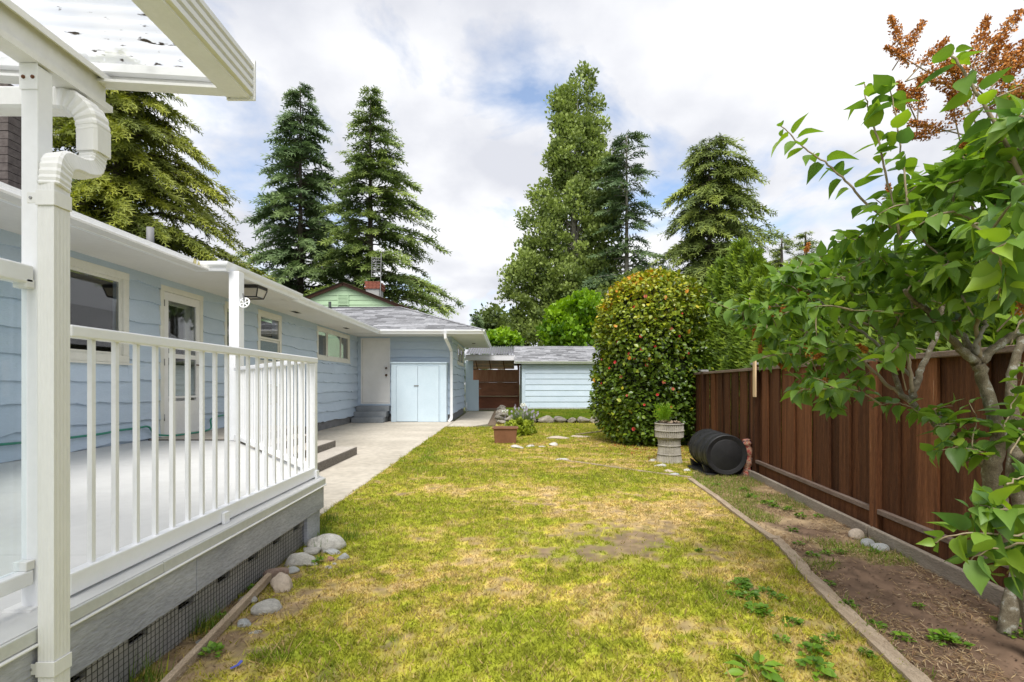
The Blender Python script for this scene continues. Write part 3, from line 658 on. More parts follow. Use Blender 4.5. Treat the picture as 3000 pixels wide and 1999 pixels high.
for s_, e_ in (((-1,-1),(1,-1)),((1,-1),(1,1)),((1,1),(-1,1)),((-1,1),(-1,-1))):
    fb.bar((x+s_[0]*.108,y+s_[1]*.108,z-.17),(x+e_[0]*.108,y+e_[1]*.108,z-.17),.014,.014)
fb.build('frame', m_black, lan)
pu = thing('clothesline_pulley', 'white spoked clothesline pulley wheel hung on the porch post', 'pulley', (-3.36,6.46,2.2))
c = Vector((-3.335,6.42,2.20)); ring = [(c+Vector((math.cos(q)*.062,math.sin(q)*.02,math.sin(q)*.062))) for q in np.linspace(0,2*math.pi,25)]
MB().tube(ring,.009,8,False).build('rim', m_white, pu, True)
for k in range(3):
    q = k*math.pi/3+.3; d = Vector((math.cos(q),math.sin(q)*.3,math.sin(q)))*.06; MB().bar(c-d,c+d,.012,.006,(0,1,0)).build('spoke', m_white, pu)
MB().bar(c+Vector((-.02,0,.12)),c,.016,.008,(0,1,0)).build('hanger', m_steel, pu)

hs = MB(); pts = []
for px, py in ((0,1303),(100,1294),(203,1283),(300,1271),(345,1262),(400,1255),(432,1250),(445,1262),(455,1273)): pts.append(on_x(px, py, WX+.07))
pts += [Vector((-4.50,6.8,.475)),Vector((-4.47,7.1,.472)),Vector((-4.48,7.5,.472)),Vector((-4.52,7.72,.50)),Vector((-4.58,7.82,.62)),Vector((-4.59,8.1,.66)),Vector((-4.59,8.6,.67)),Vector((-4.58,9.1,.8)),Vector((-4.56,9.4,.95))]
def smooth(p, k=6):
    p = [Vector(q) for q in p]; out = []
    for i in range(len(p)-1):
        a, b, c, d = p[max(i-1,0)], p[i], p[i+1], p[min(i+2,len(p)-1)]
        for j in range(k):
            t = j/k; out.append(.5*((2*b)+(c-a)*t+(2*a-5*b+4*c-d)*t*t+(3*b-a-3*c+d)*t**3))
    return out+[p[-1]]
tag(hs.tube(smooth(pts,5), .0125, 8).build('garden_hose', m_hose, smooth=True), 'green garden hose looped along the foot of the blue wall', 'hose')
hr = thing('hose_reel', 'dark hose reel with green hose mounted on the house wall', 'hose reel', (WX+.03,9.75,.73))
for s_ in (.04,.26):
    MB().lathe([(0,0),(.21,0),(.21,.015),(0,.015)],24).build('disc', m_black, hr).matrix_basis = Matrix.Translation((WX+s_,9.8,.96)) @ Matrix.Rotation(math.pi/2,4,'Y')
coil = []
for i in range(140):
    q = i*.36; coil.append((WX+.07+.17*abs(((i/20) % 2)-1), 9.8+math.cos(q)*(.11+.0004*i), .96+math.sin(q)*(.11+.0004*i)))
MB().tube(coil,.012,6).build('coil', m_hose, hr, True)

# painted steps at the back door
stp = thing('door_steps', 'three grey painted concrete steps up to the white back door', 'steps', (-4.1,15.2,0))
for i, (y0, z1, x0, x1) in enumerate(((14.98,.165,-4.62,-3.68),(15.22,.33,-4.62,-3.64),(15.46,.49,-4.62,-3.60))):
    MB().box(x0,x1,y0,15.69-.03,(.012 if i == 0 else .165*i+.001),z1).build('step', m_step, stp, bevel=.012)
# storage cabinet
cb = thing('storage_cabinet', 'light blue wooden storage cabinet with double doors against the back wall', 'cabinet', (-2.6,15.4,0))
X0, X1, Y0, Zt = -3.50, -1.83, 15.28, 1.84
MB().box(X0,X0+.16,Y0,Y0+.022,.02,Zt-.05).box(X1-.22,X1,Y0,Y0+.022,.02,Zt-.05).box(X0+.16,X1-.22,Y0,Y0+.022,Zt-.12,Zt-.05).box(X0,X0+.02,Y0+.022,WY-.03,.02,Zt-.05).box(X1-.02,X1,Y0+.022,WY-.03,.02,Zt-.05).build('carcass', m_cab, cb, bevel=.003)
MB().box(X0-.02,X1+.02,Y0-.03,WY-.03,Zt-.05,Zt-.012).box(X0-.01,X1+.01,Y0-.012,Y0-.001,Zt-.075,Zt-.051).build('top', m_cab, cb, bevel=.004)
xm = (X0+.16+X1-.22)/2
MB().box(X0+.165,xm-.004,Y0-.02,Y0-.001,.03,Zt-.125).build('door', m_cab, cb, bevel=.003)
MB().box(xm+.004,X1-.225,Y0-.024,Y0-.001,.022,Zt-.128).build('door', m_cab, cb, bevel=.003)
MB().box(xm-.11,xm+.03,Y0-.036,Y0-.02,1.10,1.13).build('latch', m_steel, cb)
MB().box(X1-.20,X1-.18,Y0-.012,Y0-.001,.03,Zt-.13).build('door_stop', m_cab, cb); MB().box(X0+.14,X0+.155,Y0-.012,Y0-.001,.03,Zt-.13).build('door_stop', m_cab, cb)

# ================================================================ porch slab, steps, deck
pb = thing('porch_steps', 'exposed aggregate concrete porch slab with three long steps down to the patio', 'steps', (-3.1,7.3,0))
MB().box(-4.655,-3.50,6.535,8.75,.012,.448).build('porch_slab', m_agg, pb, bevel=.008)
MB().box(-4.65,-3.52,6.54,8.74,.449,.454).build('slab_top', m_tread, pb)
for i, (x1, z1) in enumerate(((-2.46,.135),(-2.81,.24),(-3.16,.345))):
    s_ = MB().box(-3.50,x1,6.1 if i < 2 else 6.4,8.30,(.012 if i == 0 else .03+.105*i+.001),z1).build('step', m_agg, pb, bevel=.01)
    MB().box(-3.495,x1-.008,6.2 if i < 2 else 6.45,8.29,z1+.0005,z1+.004).build('tread', m_tread, s_)

DX = -1.42; DZ = .445
dk = thing('deck', 'raised deck with light grey painted floor and weathered board sides', 'deck', (-3,2.5,0))
ys = [-1.5,-.3,.92,2.14,3.36,4.6,5.6,6.45]
def diag_x(y): return DX if y < 3.9 else DX+(y-3.9)*(-3.50-DX)/(6.45-3.9)
for a_, b_ in zip(ys, ys[1:]):
    cuts = [a_, b_] if not (a_ < 3.9 < b_) else [a_, 3.9, b_]
    poly = [(WX+.03,a_,DZ-.03)]+[(diag_x(q)+.012,q,DZ-.03) for q in cuts]+[(WX+.03,b_,DZ-.03)]
    poly = [(p[0], p[1]-.0015 if p[1] == b_ else p[1]+.0015, p[2]) for p in poly]
    MB().prism(poly, (0,0,.03)).build('deck_panel', m_deck, dk)
def edge_strip(name, m, z0, z1, out0, out1, y0=-1.5, y1=3.9, diag=True, bev=.004, p=dk):
    o = MB().box(DX+out0,DX+out1,y0,y1,z0,z1).build(name, m, p, bevel=bev)
    if diag:
        a_, b_ = Vector((DX,3.9,0)), Vector((-3.50,6.45,0)); d = (b_-a_).normalized(); n_ = Vector((d.y,-d.x,0)); 
        MB().obox((a_+b_)/2+n_*(out0+out1)/2+Vector((0,0,(z0+z1)/2)), (b_-a_)/2, n_*(out1-out0)/2, (0,0,(z1-z0)/2)).build(name, m, p, bevel=bev)
edge_strip('edge_trim', m_lip, DZ-.045, DZ-.002, .012, .022, y1=2.06)
edge_strip('edge_trim', m_lip, DZ-.047, DZ-.001, .012, .021, y0=2.063, diag=False)
edge_strip('drip_edge', m_cream, DZ-.056, DZ-.047, .010, .030)
edge_strip('fascia_board', m_fascia, .215, DZ-.056, -.03, .008, y1=2.30, diag=True, bev=.006)
edge_strip('fascia_board', m_fascia, .217, DZ-.057, -.03, .007, y0=2.304, diag=False, bev=.006)
MB().box(-1.72,-1.68,-1.5,3.8,.0,DZ-.05).build('underdeck_shade', m_dark, dk)  # near-black sheet; the shade under the deck is in its colour
MB().box(-1.475,-1.465,-1.5,3.75,.0,.155).build('skirt_panel', m_screen, dk)
for i in range(12): 
    y_ = .25+i*.30; MB().box(-1.66,-1.455,y_,y_+.19,.157,.212).build('joist_block', m_screen, dk)
mb = MB()
for i in range(150): mb.box(-1.4525,-1.4505,.1+i*.0245,.1+i*.0245+.0016,.0,.214)
for i in range(9): mb.box(-1.4545,-1.4526,.05,3.78,.008+i*.0245,.0096+i*.0245)
o = mb.build('wire_mesh', m_wire, dk); o['kind'] = 'stuff'
MB().box(-1.52,-1.43,3.62,3.86,.0,.214).build('corner_post', m_fascia, dk)

# railings
def railing(label, a, b, ztop, zbot, first, pitch, count, loc, hb=.075, name='deck_railing'):
    t = thing(name, label, 'railing', loc); a, b = Vector(a), Vector(b); d = (b-a).normalized()
    MB().bar(a+Vector((0,0,ztop-.021)), b+Vector((0,0,ztop-.021)), .052, .042).build('top_rail', m_white, t, bevel=.006)
    MB().bar(a+Vector((0,0,zbot+hb/2)), b+Vector((0,0,zbot+hb/2)), .042, hb).build('bottom_rail', m_white, t, bevel=.005)
    me = MB().box(-.0085,.0085,-.0085,.0085,zbot+hb,ztop-.042).mesh('baluster', m_white)
    for i in range(count):
        o = bpy.data.objects.new('baluster', me); o.location = a+d*(first+pitch*i); o.rotation_euler = (0,0,math.atan2(d.y,d.x)); link_loc(o, t)
    return t
def link_loc(o, t):
    COL.objects.link(o); o.parent = t; o.matrix_parent_inverse = WM[t.name].inverted(); WM[o.name] = Matrix.Translation(o.location)
r1 = railing('long white metal railing with balusters along the lawn side of the deck', (-1.49,1.70,0), (-1.49,3.92,0), 1.37, .455, .112, .1095, 20, (-1.49,2.8,DZ))
for y_ in (2.60,3.86): MB().box(-1.468,-1.452,y_,y_+.05,DZ,.505).build('foot_bracket', m_white, r1, bevel=.003)
r2 = railing('short white metal railing angled from deck corner to porch post', (-1.53,3.96,0), (-3.40,6.34,0), 1.375, .485, .10, .112, 26, (-2.5,5.1,DZ), .05)
for f_ in (.04,.5,.96):
    p = Vector((-1.53,3.96,0)).lerp(Vector((-3.40,6.34,0)), f_); MB().box(p.x-.02,p.x+.02,p.y-.02,p.y+.02,DZ,.487).build('foot_bracket', m_white, r2)
MB().box(-1.515,-1.465,3.86,3.91,.455,1.328).build('corner_post', m_white, r1, bevel=.004)
gr = thing('glass_railing', 'white framed glass wind panel beside the patio cover post', 'railing', (-1.55,1.1,DZ))
MB().bar((-1.545,-.2,1.52),(-1.545,1.625,1.52),.05,.06).build('top_rail', m_white, gr, bevel=.006)
MB().bar((-1.545,-.2,.55),(-1.545,1.625,.55),.05,.05).build('bottom_rail', m_white, gr, bevel=.006)
MB().box(-1.548,-1.542,-.2,1.572,.577,1.49).build('pane', m_gl2, gr)
MB().box(-1.548,-1.542,1.578,1.622,.577,1.49).build('pane', m_gl2, gr)
for z in (.575,1.475): 
    bk = MB().box(-1.565,-1.52,1.598,1.628,z-.0,z+.03).build('bracket', m_cream, gr, bevel=.003)
# patio cover
pc = thing('patio_cover', 'white aluminium patio cover with corrugated translucent roof on a slim post', 'patio cover', (-1.54,1.65,DZ))
PX0, PX1, PY0, PY1 = -1.568, -1.514, 1.630, 1.685
MB().box(PX0,PX1,PY0,PY1,DZ,2.20).build('post', m_white, pc, bevel=.003)
MB().box(PX0-.03,PX1+.005,PY0-.03,PY1+.03,DZ,DZ+.008).build('post_foot', m_cream, pc)
bx0, bx1 = -1.575, -1.505
MB().box(bx0,bx1,-.9,1.93,2.205,2.213).box(bx0+.028,bx1-.028,-.9,1.93,2.213,2.325).box(bx0,bx1,-.9,1.93,2.325,2.333).box(bx1-.006,bx1,-.9,1.93,2.213,2.228).box(bx1-.006,bx1,-.9,1.93,2.31,2.325).build('beam', m_cream, pc)
MB().box(PX0-.002,PX1+.002,PY0-.004,PY0-.0005,2.12,2.203).build('post_bracket', m_white, pc)
for dx, dz in ((.012,2.225),(.042,2.225),(.012,2.17),(.042,2.17)):
    o = MB().lathe([(0,0),(.006,0),(.006,.003),(.003,.005),(0,.005)],8).build('screw', m_rust, pc); o.matrix_basis = Matrix.Translation((PX0+dx,PY0-.004,dz-.012)) @ Matrix.Rotation(math.pi/2,4,'X')
# gutter with ribbed face
GXo, GXi = -.985, -1.075; gz = 2.268
prof = [(GXi,gz),(GXo,gz)]
for k in range(4):
    z0 = gz+.006+k*.034; prof += [(GXo,z0),(GXo+.012,z0+.006),(GXo+.012,z0+.024),(GXo,z0+.030)]
prof += [(GXo,gz+.142),(GXo-.012,gz+.142),(GXo-.012,gz+.01),(GXi,gz+.01)]
MB().prism([(x_,-.9,z_) for x_, z_ in prof], (0,2.84,0)).build('gutter', m_cream, pc)
MB().box(GXi-.002,GXo+.016,1.941,1.951,gz-.006,gz+.146).build('gutter_end_cap', m_cream, pc)
for dx, dz in ((-.015,.07),(-.08,.004)): MB().box(GXo+dx-.004,GXo+dx+.004,1.936,1.941,gz+dz-.004,gz+dz+.004).build('screw', m_rust, pc)
MB().prism([(-3.2,1.945,2.40),(GXi,1.945,2.276),(GXi,1.945,2.355),(-3.2,1.945,2.48)], (0,-.012,0)).build('end_channel', m_cream, pc)
MB().prism([(-3.2,1.933,2.40),(GXi,1.933,2.276),(GXi,1.933,2.286),(-3.2,1.933,2.41)], (0,-.045,0)).build('channel_flange', m_cream, pc)
MB().prism([(-3.2,1.93,2.445),(GXi,1.93,2.321),(GXi,1.93,2.352),(-3.2,1.93,2.476)], (0,-.03,0)).build('channel_liner', m_white, pc)
nY, X0c, X1c = 300, -4.6, GXi+.005
ys_ = np.linspace(-.9, 1.925, nY); zc_ = .016*np.abs(np.sin(ys_*math.pi/.062))
V = np.concatenate([np.stack([np.full(nY,X1c), ys_, 2.362+zc_],1), np.stack([np.full(nY,X0c), ys_, 2.362+.122*(X1c-X0c)/2.1*1.0+zc_],1)])
i_ = np.arange(nY-1); Fq = np.stack([i_, i_+1, i_+1+nY, i_+nY],1)
m_panel = bpy.data.materials.new('translucent_corrugated'); m_panel.use_nodes = True
n_, l_ = m_panel.node_tree.nodes, m_panel.node_tree.links; b_ = n_['Principled BSDF']; b_.inputs['Base Color'].default_value = (.85,.86,.87,1); b_.inputs['Roughness'].default_value = .3
tr_ = n_.new('ShaderNodeBsdfTranslucent'); tr_.inputs[0].default_value = (.92,.93,.95,1); tp_ = n_.new('ShaderNodeBsdfTransparent'); mx1 = n_.new('ShaderNodeMixShader'); mx1.inputs[0].default_value = .5
l_.new(b_.outputs[0], mx1.inputs[1]); l_.new(tr_.outputs[0], mx1.inputs[2]); mx2 = n_.new('ShaderNodeMixShader'); mx2.inputs[0].default_value = .4
l_.new(mx1.outputs[0], mx2.inputs[1]); l_.new(tp_.outputs[0], mx2.inputs[2])
# dirt flecks that stay put on the sheet
tcn = n_.new('ShaderNodeTexCoord'); mpn = n_.new('ShaderNodeMapping'); mpn.inputs['Scale'].default_value = (7,22,1); l_.new(tcn.outputs['Object'], mpn.inputs[0])
nz = n_.new('ShaderNodeTexNoise'); nz.inputs['Scale'].default_value = 2.4; nz.inputs['Detail'].default_value = 5; l_.new(mpn.outputs[0], nz.inputs[0])
sx_ = n_.new('ShaderNodeSeparateXYZ'); l_.new(tcn.outputs['Object'], sx_.inputs[0]); mr_ = n_.new('ShaderNodeMapRange'); mr_.inputs[1].default_value = 1.45; mr_.inputs[2].default_value = 1.95; mr_.inputs[3].default_value = -.12; mr_.inputs[4].default_value = .06
l_.new(sx_.outputs[1], mr_.inputs[0]); ad_ = n_.new('ShaderNodeMath'); ad_.operation = 'ADD'; l_.new(nz.outputs[0], ad_.inputs[0]); l_.new(mr_.outputs[0], ad_.inputs[1])
rp_ = n_.new('ShaderNodeValToRGB'); rp_.color_ramp.elements[0].position = .63; rp_.color_ramp.elements[1].position = .68; l_.new(ad_.outputs[0], rp_.inputs[0])
db_ = n_.new('ShaderNodeBsdfDiffuse'); db_.inputs[0].default_value = (.10,.085,.075,1); mx3 = n_.new('ShaderNodeMixShader'); l_.new(rp_.outputs[0], mx3.inputs[0]); l_.new(mx2.outputs[0], mx3.inputs[1]); l_.new(db_.outputs[0], mx3.inputs[2]); l_.new(mx3.outputs[0], n_['Material Output'].inputs[0])
np_mesh('roof_sheet', V, Fq, m_panel, pc, smooth=True)

# downspout of the patio cover: square pipe with ribbed elbows
dp = thing('patio_downspout', 'white ribbed square downspout bending round the patio cover post', 'downspout', (-1.37,1.53,0))
def sqpipe(pts, wx, wy, name, ribs=None):
    """box section pipe swept along pts; ribs = spans that get crimped rings"""
    P_ = [Vector(p) for p in pts]; V, Fs = [], []; m_ = len(P_); up = None
    for i, p in enumerate(P_):
        t_ = (P_[min(i+1,m_-1)]-P_[max(i-1,0)]).normalized()
        ref = Vector((1,0,0)) if abs(t_.z) > .5 else Vector((0,0,1))
        if up is None: a_ = t_.cross(Vector((0,1,0)) if abs(t_.y) < .8 else Vector((0,0,1))).normalized(); 
        else: a_ = (up-t_*up.dot(t_)).normalized()
        up = a_; b2 = t_.cross(a_).normalized(); k_ = 1.0 if ribs is None or not ribs(i) else .93
        r_ = .22
        for (sa, sb) in ((-1,-1+r_),(-1+r_,-1),(1-r_,-1),(1,-1+r_),(1,1-r_),(1-r_,1),(-1+r_,1),(-1,1-r_)):
            V.append(p+a_*sa*wx*.5*k_+b2*sb*wy*.5*k_)
    for i in range(m_-1):
        for k in range(8): Fs.append((i*8+k, i*8+(k+1) % 8, (i+1)*8+(k+1) % 8, (i+1)*8+k))
    Fs += [tuple(range(8))[::-1], tuple(range((m_-1)*8, m_*8))]
    return MB().add(V, Fs).build(name, m_cream, dp, bevel=0)
dxc, dyc = -1.369, 1.528
sqpipe([(-4.5,1.80,2.19),(-1.60,1.80,2.175)], .075, .075, 'inlet_pipe')
arc = smooth([(-1.60,1.80,2.175),(-1.535,1.80,2.165),(-1.485,1.80,2.12),(-1.472,1.80,2.06)], 8)
sqpipe(arc, .078, .078, 'elbow', lambda i: i % 3 == 1)
sqpipe([(-1.472,1.80,2.075),(-1.47,1.798,1.985)], .076, .076, 'drop_pipe')
arc2 = smooth([(-1.47,1.798,1.99),(-1.465,1.775,1.93),(-1.44,1.70,1.895),(-1.40,1.60,1.87),(dxc-.006,1.545,1.835),(dxc,dyc,1.76)], 9)
sqpipe(arc2, .062, .062, 'offset_elbow', lambda i: i % 2 == 1)
o = MB()
prof = []
w_, d_ = .024, .028
def flut(a, b, k=9):
    out = []
    for j in range(k*2):
        f = j/(k*2); q = Vector(a).lerp(Vector(b), f); out.append(q)
    return out
ring = flut((-w_,-d_,0),(w_,-d_,0))+flut((w_,-d_,0),(w_,d_,0))+flut((w_,d_,0),(-w_,d_,0))+flut((-w_,d_,0),(-w_,-d_,0))
ring = [Vector((dxc+q.x*(1-(.018 if (i % 4 in (1,2)) and i % 18 not in (0,1,17) else 0)), dyc+q.y*(1-(.016 if (i % 4 in (1,2)) and i % 18 not in (0,1,17) else 0)), .05)) for i, q in enumerate(ring)]
MB().prism(ring, (0,0,1.72)).build('pipe', m_cream, dp)
for z in (1.70,.30):
    st_ = MB().box(dxc-.028,dxc+.0285,dyc-.0325,dyc-.029,z,z+.045).box(dxc+.0255,dxc+.0285,dyc-.029,dyc+.03,z,z+.045).box(dxc-.055,dxc-.028,dyc-.030,dyc-.027,z+.006,z+.039).build('strap', m_cream, dp, bevel=.0015)
    MB().lathe([(0,0),(.005,0),(.004,.003),(0,.003)],8).build('screw', m_steel, st_).matrix_basis = Matrix.Translation((dxc-.043,dyc-.030,z+.022)) @ Matrix.Rotation(math.pi/2,4,'X')
# ================================================================ fence
FD = Vector((.1185,.993,0)).normalized(); FN = Vector((-FD.y,FD.x,0)); F0 = Vector((2.82,3.80,0)); UP = Vector((0,0,1))
def fp(s, n=0.0, z=0.0): return F0+FD*s+FN*n+UP*z
fence = thing('wooden_fence', 'dark brown stained board fence with flat top rail and grey baseboard', 'fence', fp(1))
def fbar(name, m, s0, s1, n0, n1, z0, z1, bev=.004, parent=fence):
    return MB().obox(fp((s0+s1)/2,(n0+n1)/2,(z0+z1)/2), FD*(s1-s0)/2, FN*(n1-n0)/2, UP*(z1-z0)/2).build(name, m, parent, bevel=bev)
posts = [-2.45,0,2.447,4.89,7.33,9.8]
for i, s in enumerate(posts):
    p = fbar('post', m_fence, s-.045, s+.045, -.025, .065, 0, 1.345 if i != 2 else 1.40, .006)
    if i in (2,3): fbar('post_cap', m_cap, s-.062, s+.062, -.042, .082, 1.40 if i == 2 else 1.375, 1.43 if i == 2 else 1.41, .008, p)
bme = [MB().box(-.093,.093,-.009,.009,0,1.085).mesh('board', m_fence), MB().box(-.078,.078,-.009,.009,0,1.085).mesh('board', m_fence)]
for a, b in zip(posts, posts[1:]):
    s = a+.05; k = 0
    while s < b-.05:
        w = R.uniform(.165,.205) if k % 2 == 0 else R.uniform(.15,.19)
        if s+w > b-.06: w = b-.048-s
        o = bpy.data.objects.new('board', bme[0]); n = .016 if k % 2 == 0 else -.010
        o.matrix_basis = Matrix.Translation(fp(s+w/2, n+R.uniform(-.003,.003), .215+R.uniform(-.004,.003))) @ Matrix.Rotation(math.atan2(FD.y,FD.x)+R.uniform(-.025,.025),4,'Z') @ Matrix.Diagonal((w/2/.093*(1.22 if k % 2 else 1.0),1,1.035,1))
        COL.objects.link(o); o.parent = fence; o.matrix_parent_inverse = WM[fence.name].inverted(); s += w; k += 1
    fbar('top_rail', m_fencew, a+.003 if a != posts[2] else a+.045, b-.003 if b != posts[2] else b-.046, -.05, .055, 1.335, 1.372, .005)
    fbar('bottom_rail', m_fencew, a+.046, b-.046, .022, .062, .200, .238, .005)
    fbar('ledge', m_fence, a+.046, b-.046, -.03, .021, .180, .212, .004)
    fbar('kick_board', m_fence, a+.046, b-.046, .0, .018, .06, .185, .003)
    fbar('baseboard', m_base, a+.01, b-.012, .067, .105, -.04, .098+R.uniform(-.004,.004), .008)
o = fbar('pine_board', m_pine, 2.447-.11, 2.447-.035, .067, .088, 1.01, 1.455, .003, None); tag(o, 'new pale pine board nailed upright on a fence post', 'board')

# ================================================================ gate corner, shed, raised bed
gt = thing('timber_gate_screen', 'brown stained plywood screen with two shelf rails closing the passage', 'screen', (-.6,22.8,0))
gx0, gx1 = -1.62, .56; GYp = 22.6
def gz_(y): return H-(y-HY)/F*GYp
MB().box(gx0,gx1,GYp,GYp+.02,gz_(1120),gz_(1083.5)).build('panel', m_ply, gt)
MB().box(gx0,gx1,GYp+.01,GYp+.03,gz_(1161),gz_(1121)).build('panel', mat('mid_ply',(.28,.115,.06),(.20,.08,.04),rough=.7,scale=2.5,stretch=(.7,1,2)), gt)
MB().box(gx0,gx1,GYp+.012,GYp+.03,.06,gz_(1162)).build('panel', m_plyd, gt)
for y in (1119.5,1160): MB().box(gx0+.12,gx1-.02,GYp-.09,GYp+.0,gz_(y)-.02,gz_(y)+.025).build('rail', m_tan if y > 1200 else mat('rail_wood',(.24,.12,.07),(.30,.17,.11),rough=.8,scale=5), gt)
MB().box(gx0,gx1,GYp-.05,GYp+.0,.0,.085).build('sill_board', m_fencew, gt)
for x in (gx0+.05,gx1-.04): MB().box(x-.04,x+.04,GYp+.031,GYp+.11,0,2.25).build('post', m_fence, gt)
tr = thing('gate_roof', 'smoky corrugated sheet roof with white fascia between house and shed', 'canopy', (-.6,21.3,2.1))
MB().box(-1.72,.335,20.90,20.94,2.14,2.375).build('fascia', m_pvc, tr, bevel=.005)
nx = 330; xs_ = np.linspace(-1.72,.30,nx); cz = .022*np.sin(xs_*2*math.pi/.105)
V = np.concatenate([np.stack([xs_,np.full(nx,20.86),2.40+cz],1), np.stack([xs_,np.full(nx,23.6),2.92+cz],1)]); i_ = np.arange(nx-1)
np_mesh('corrugated_sheet', V, np.stack([i_,i_+1,i_+1+nx,i_+nx],1), m_poly, tr, smooth=True)
for k in range(4):
    x = -1.35+k*.61; MB().bar((x-.06,22.55,2.32),(x+.03,22.7,1.80),.035,.05,(0,1,0)).build('rafter', m_fence, tr)
MB().box(-1.70,.30,22.68,22.72,2.22,2.26).build('purlin', m_tan, tr); MB().box(-1.70,.30,22.68,22.72,2.03,2.07).build('purlin', m_tan, tr); MB().box(-1.70,.30,22.68,22.72,1.875,1.91).build('purlin', m_tan, tr)
MB().box(-1.72,.33,22.75,22.77,1.84,2.30).build('tan_sheet', m_tan, tr)
me_ = MB().box(-.020,.020,22.735,22.745,1.93,2.24).mesh('slat', mat('pale_slat',(.50,.42,.34),(.40,.32,.25),rough=.7))
for k in range(34):
    o = bpy.data.objects.new('slat', me_); o.location = (-1.68+k*.060,0,0); link_loc(o, tr)
bp_ = thing('blue_side_door', 'narrow light blue gate leaf standing open beside the house corner', 'gate', (-1.55,21.4,0))
MB().box(-1.74,-1.18,21.15,21.19,.04,1.33).build('leaf', m_cab, bp_, bevel=.004)
MB().box(-1.20,-1.08,21.12,21.15,.96,.985).build('latch', m_steel, bp_)
MB().box(-1.74,-1.42,21.23,21.26,1.30,2.14).build('upper_panel', m_cab, bp_)
tag(MB().tube([(-1.62,20.35,.02),(-1.62,20.35,.42)],.018,8).build('white_pipe', m_white, smooth=True), 'thin white stand pipe at the foot of the house corner', 'pipe')

shed = thing('blue_shed', 'low pale blue garden shed with grey shingle roof and straight lap boards', 'shed', (3,20.5,.13))
SX0, SX1, SY, SZ0, SZ1 = .62, 6.2, 20.5, .16, 2.0
MB().box(SX0,SX1,SY,SY+4,SZ0-.1,SZ1).build('wall', m_shed, shed)
wl_ = shed.children[0]
siding(wl_, (0,SY-.001,0), (1,0,0), (0,-1,0), SX0+.13, SX1, SZ0+.06, SZ1, .233, [], m_shed, wavy=False, name='board', maxlen=6, thick=.03)
MB().box(SX0-.01,SX0+.128,SY-.036,SY-.002,SZ0,SZ1).build('corner_board', m_shed, shed, bevel=.004)
MB().box(SX0,SX1,SY-.03,SY-.002,SZ0-.05,SZ0+.058).build('foot_board', mat('peeling_paint',(.52,.55,.56),(.36,.36,.34),rough=.8,scale=6,bump=.5), shed)
MB().box(SX0-.3,SX1+.3,SY-.24,SY-.002,SZ1-.0,SZ1+.03).build('soffit', m_brown, shed)
gutter([(.32,SY-.30),(SX1+.3,SY-.30)], 2.085, shed, hgt=.10, m=m_cream)
# roof with a slight sag of the ridge
O_ = Vector((0,SY-.30,2.07)); e_ = Vector((0,2.55,.78)); el = e_.length; ev = e_.normalized(); en = Vector((1,0,0)).cross(ev)
mb = MB(); mb.add([O_+Vector((.30,0,0)),O_+Vector((SX1+.3,0,0)),O_+e_+Vector((SX1+.3,0,-.0)),O_+e_+Vector((.33,0,0)),Vector((SX1+.3,25.2,2.07)),Vector((.33,25.2,2.07))],[(0,1,2,3),(3,2,4,5)])
rs = mb.build('roof', m_roof, shed)
shingles(rs, O_, (1,0,0), ev, en, el, (1,0,.30), (1,0,4.3), .155, .36)
MB().add([O_+Vector((4.29,-.0,.008)),O_+Vector((SX1+.3,0,.008)),O_+e_+Vector((SX1+.3,0,.008)),O_+e_+Vector((4.29,0,.008))],[(0,1,2,3)]).build('roof_cover', m_shingle, rs)
rc = MB()
for k in range(22):
    x = .31+k*.28; zz_ = 2.855-.02*math.sin(k/21*math.pi); rc.bar((x,SY+2.25,zz_),(x+.282,SY+2.25,zz_-.008),.24,.022)
rc.build('ridge_cap', m_shingle, rs)
MB().prism([(.298,SY-.30,1.99),(.298,SY-.30,2.068),(.318,SY+2.25,2.845),(.318,SY+2.25,2.73)],(.02,0,0)).build('rake_board', m_cream, shed)

# neighbour's green gable house
nb = thing('green_gable_house', 'neighbouring house with pale green lap sided gable and brown rake boards', 'house', (-7.7,24,0))
NY = 24.0; ap = at(1006.6,832,NY); hw = 4.9; sl_ = .392
ops_ = []
MB().add([(ap.x-hw,NY,0),(ap.x+hw,NY,0),(ap.x+hw,NY,ap.z-hw*sl_),(ap.x,NY,ap.z-.05),(ap.x-hw,NY,ap.z-hw*sl_)],[(0,1,2,3,4)]).build('wall', m_green, nb)
for i in range(9):
    z0 = ap.z-.10-(i+1)*.225; z1 = z0+.225; w0 = min(hw,(ap.z-.08-z0)/sl_); w1 = max(.01,(ap.z-.08-z1)/sl_)
    MB().add([(ap.x-w0,NY-.035,z0),(ap.x+w0,NY-.035,z0),(ap.x+w1,NY-.012,z1),(ap.x-w1,NY-.012,z1),(ap.x-w0,NY-.001,z0),(ap.x+w0,NY-.001,z0)],[(0,1,2,3),(4,5,1,0)]).build('lap_board', m_green, nb)
for s in (-1,1):
    MB().bar((ap.x,NY-.12,ap.z-.02),(ap.x+s*(hw+.4),NY-.12,ap.z-.02-(hw+.4)*sl_),.09,.15).build('rake_board', m_brown, nb)
rfn = MB().add([(ap.x-hw-.5,NY-.3,ap.z+.04-(hw+.5)*sl_),(ap.x,NY-.3,ap.z+.04),(ap.x+hw+.5,NY-.3,ap.z+.04-(hw+.5)*sl_),(ap.x-hw-.5,NY+8.5,ap.z+.04-(hw+.5)*sl_),(ap.x,NY+8.5,ap.z+.04),(ap.x+hw+.5,NY+8.5,ap.z+.04-(hw+.5)*sl_)],[(0,1,4,3),(1,2,5,4)]).build('roof', m_roof, nb)
vn = MB()
for i in range(7): vn.box(ap.x-.22,ap.x+.22,NY-.075,NY-.04,ap.z-1.02+i*.065,ap.z-1.02+i*.065+.045)
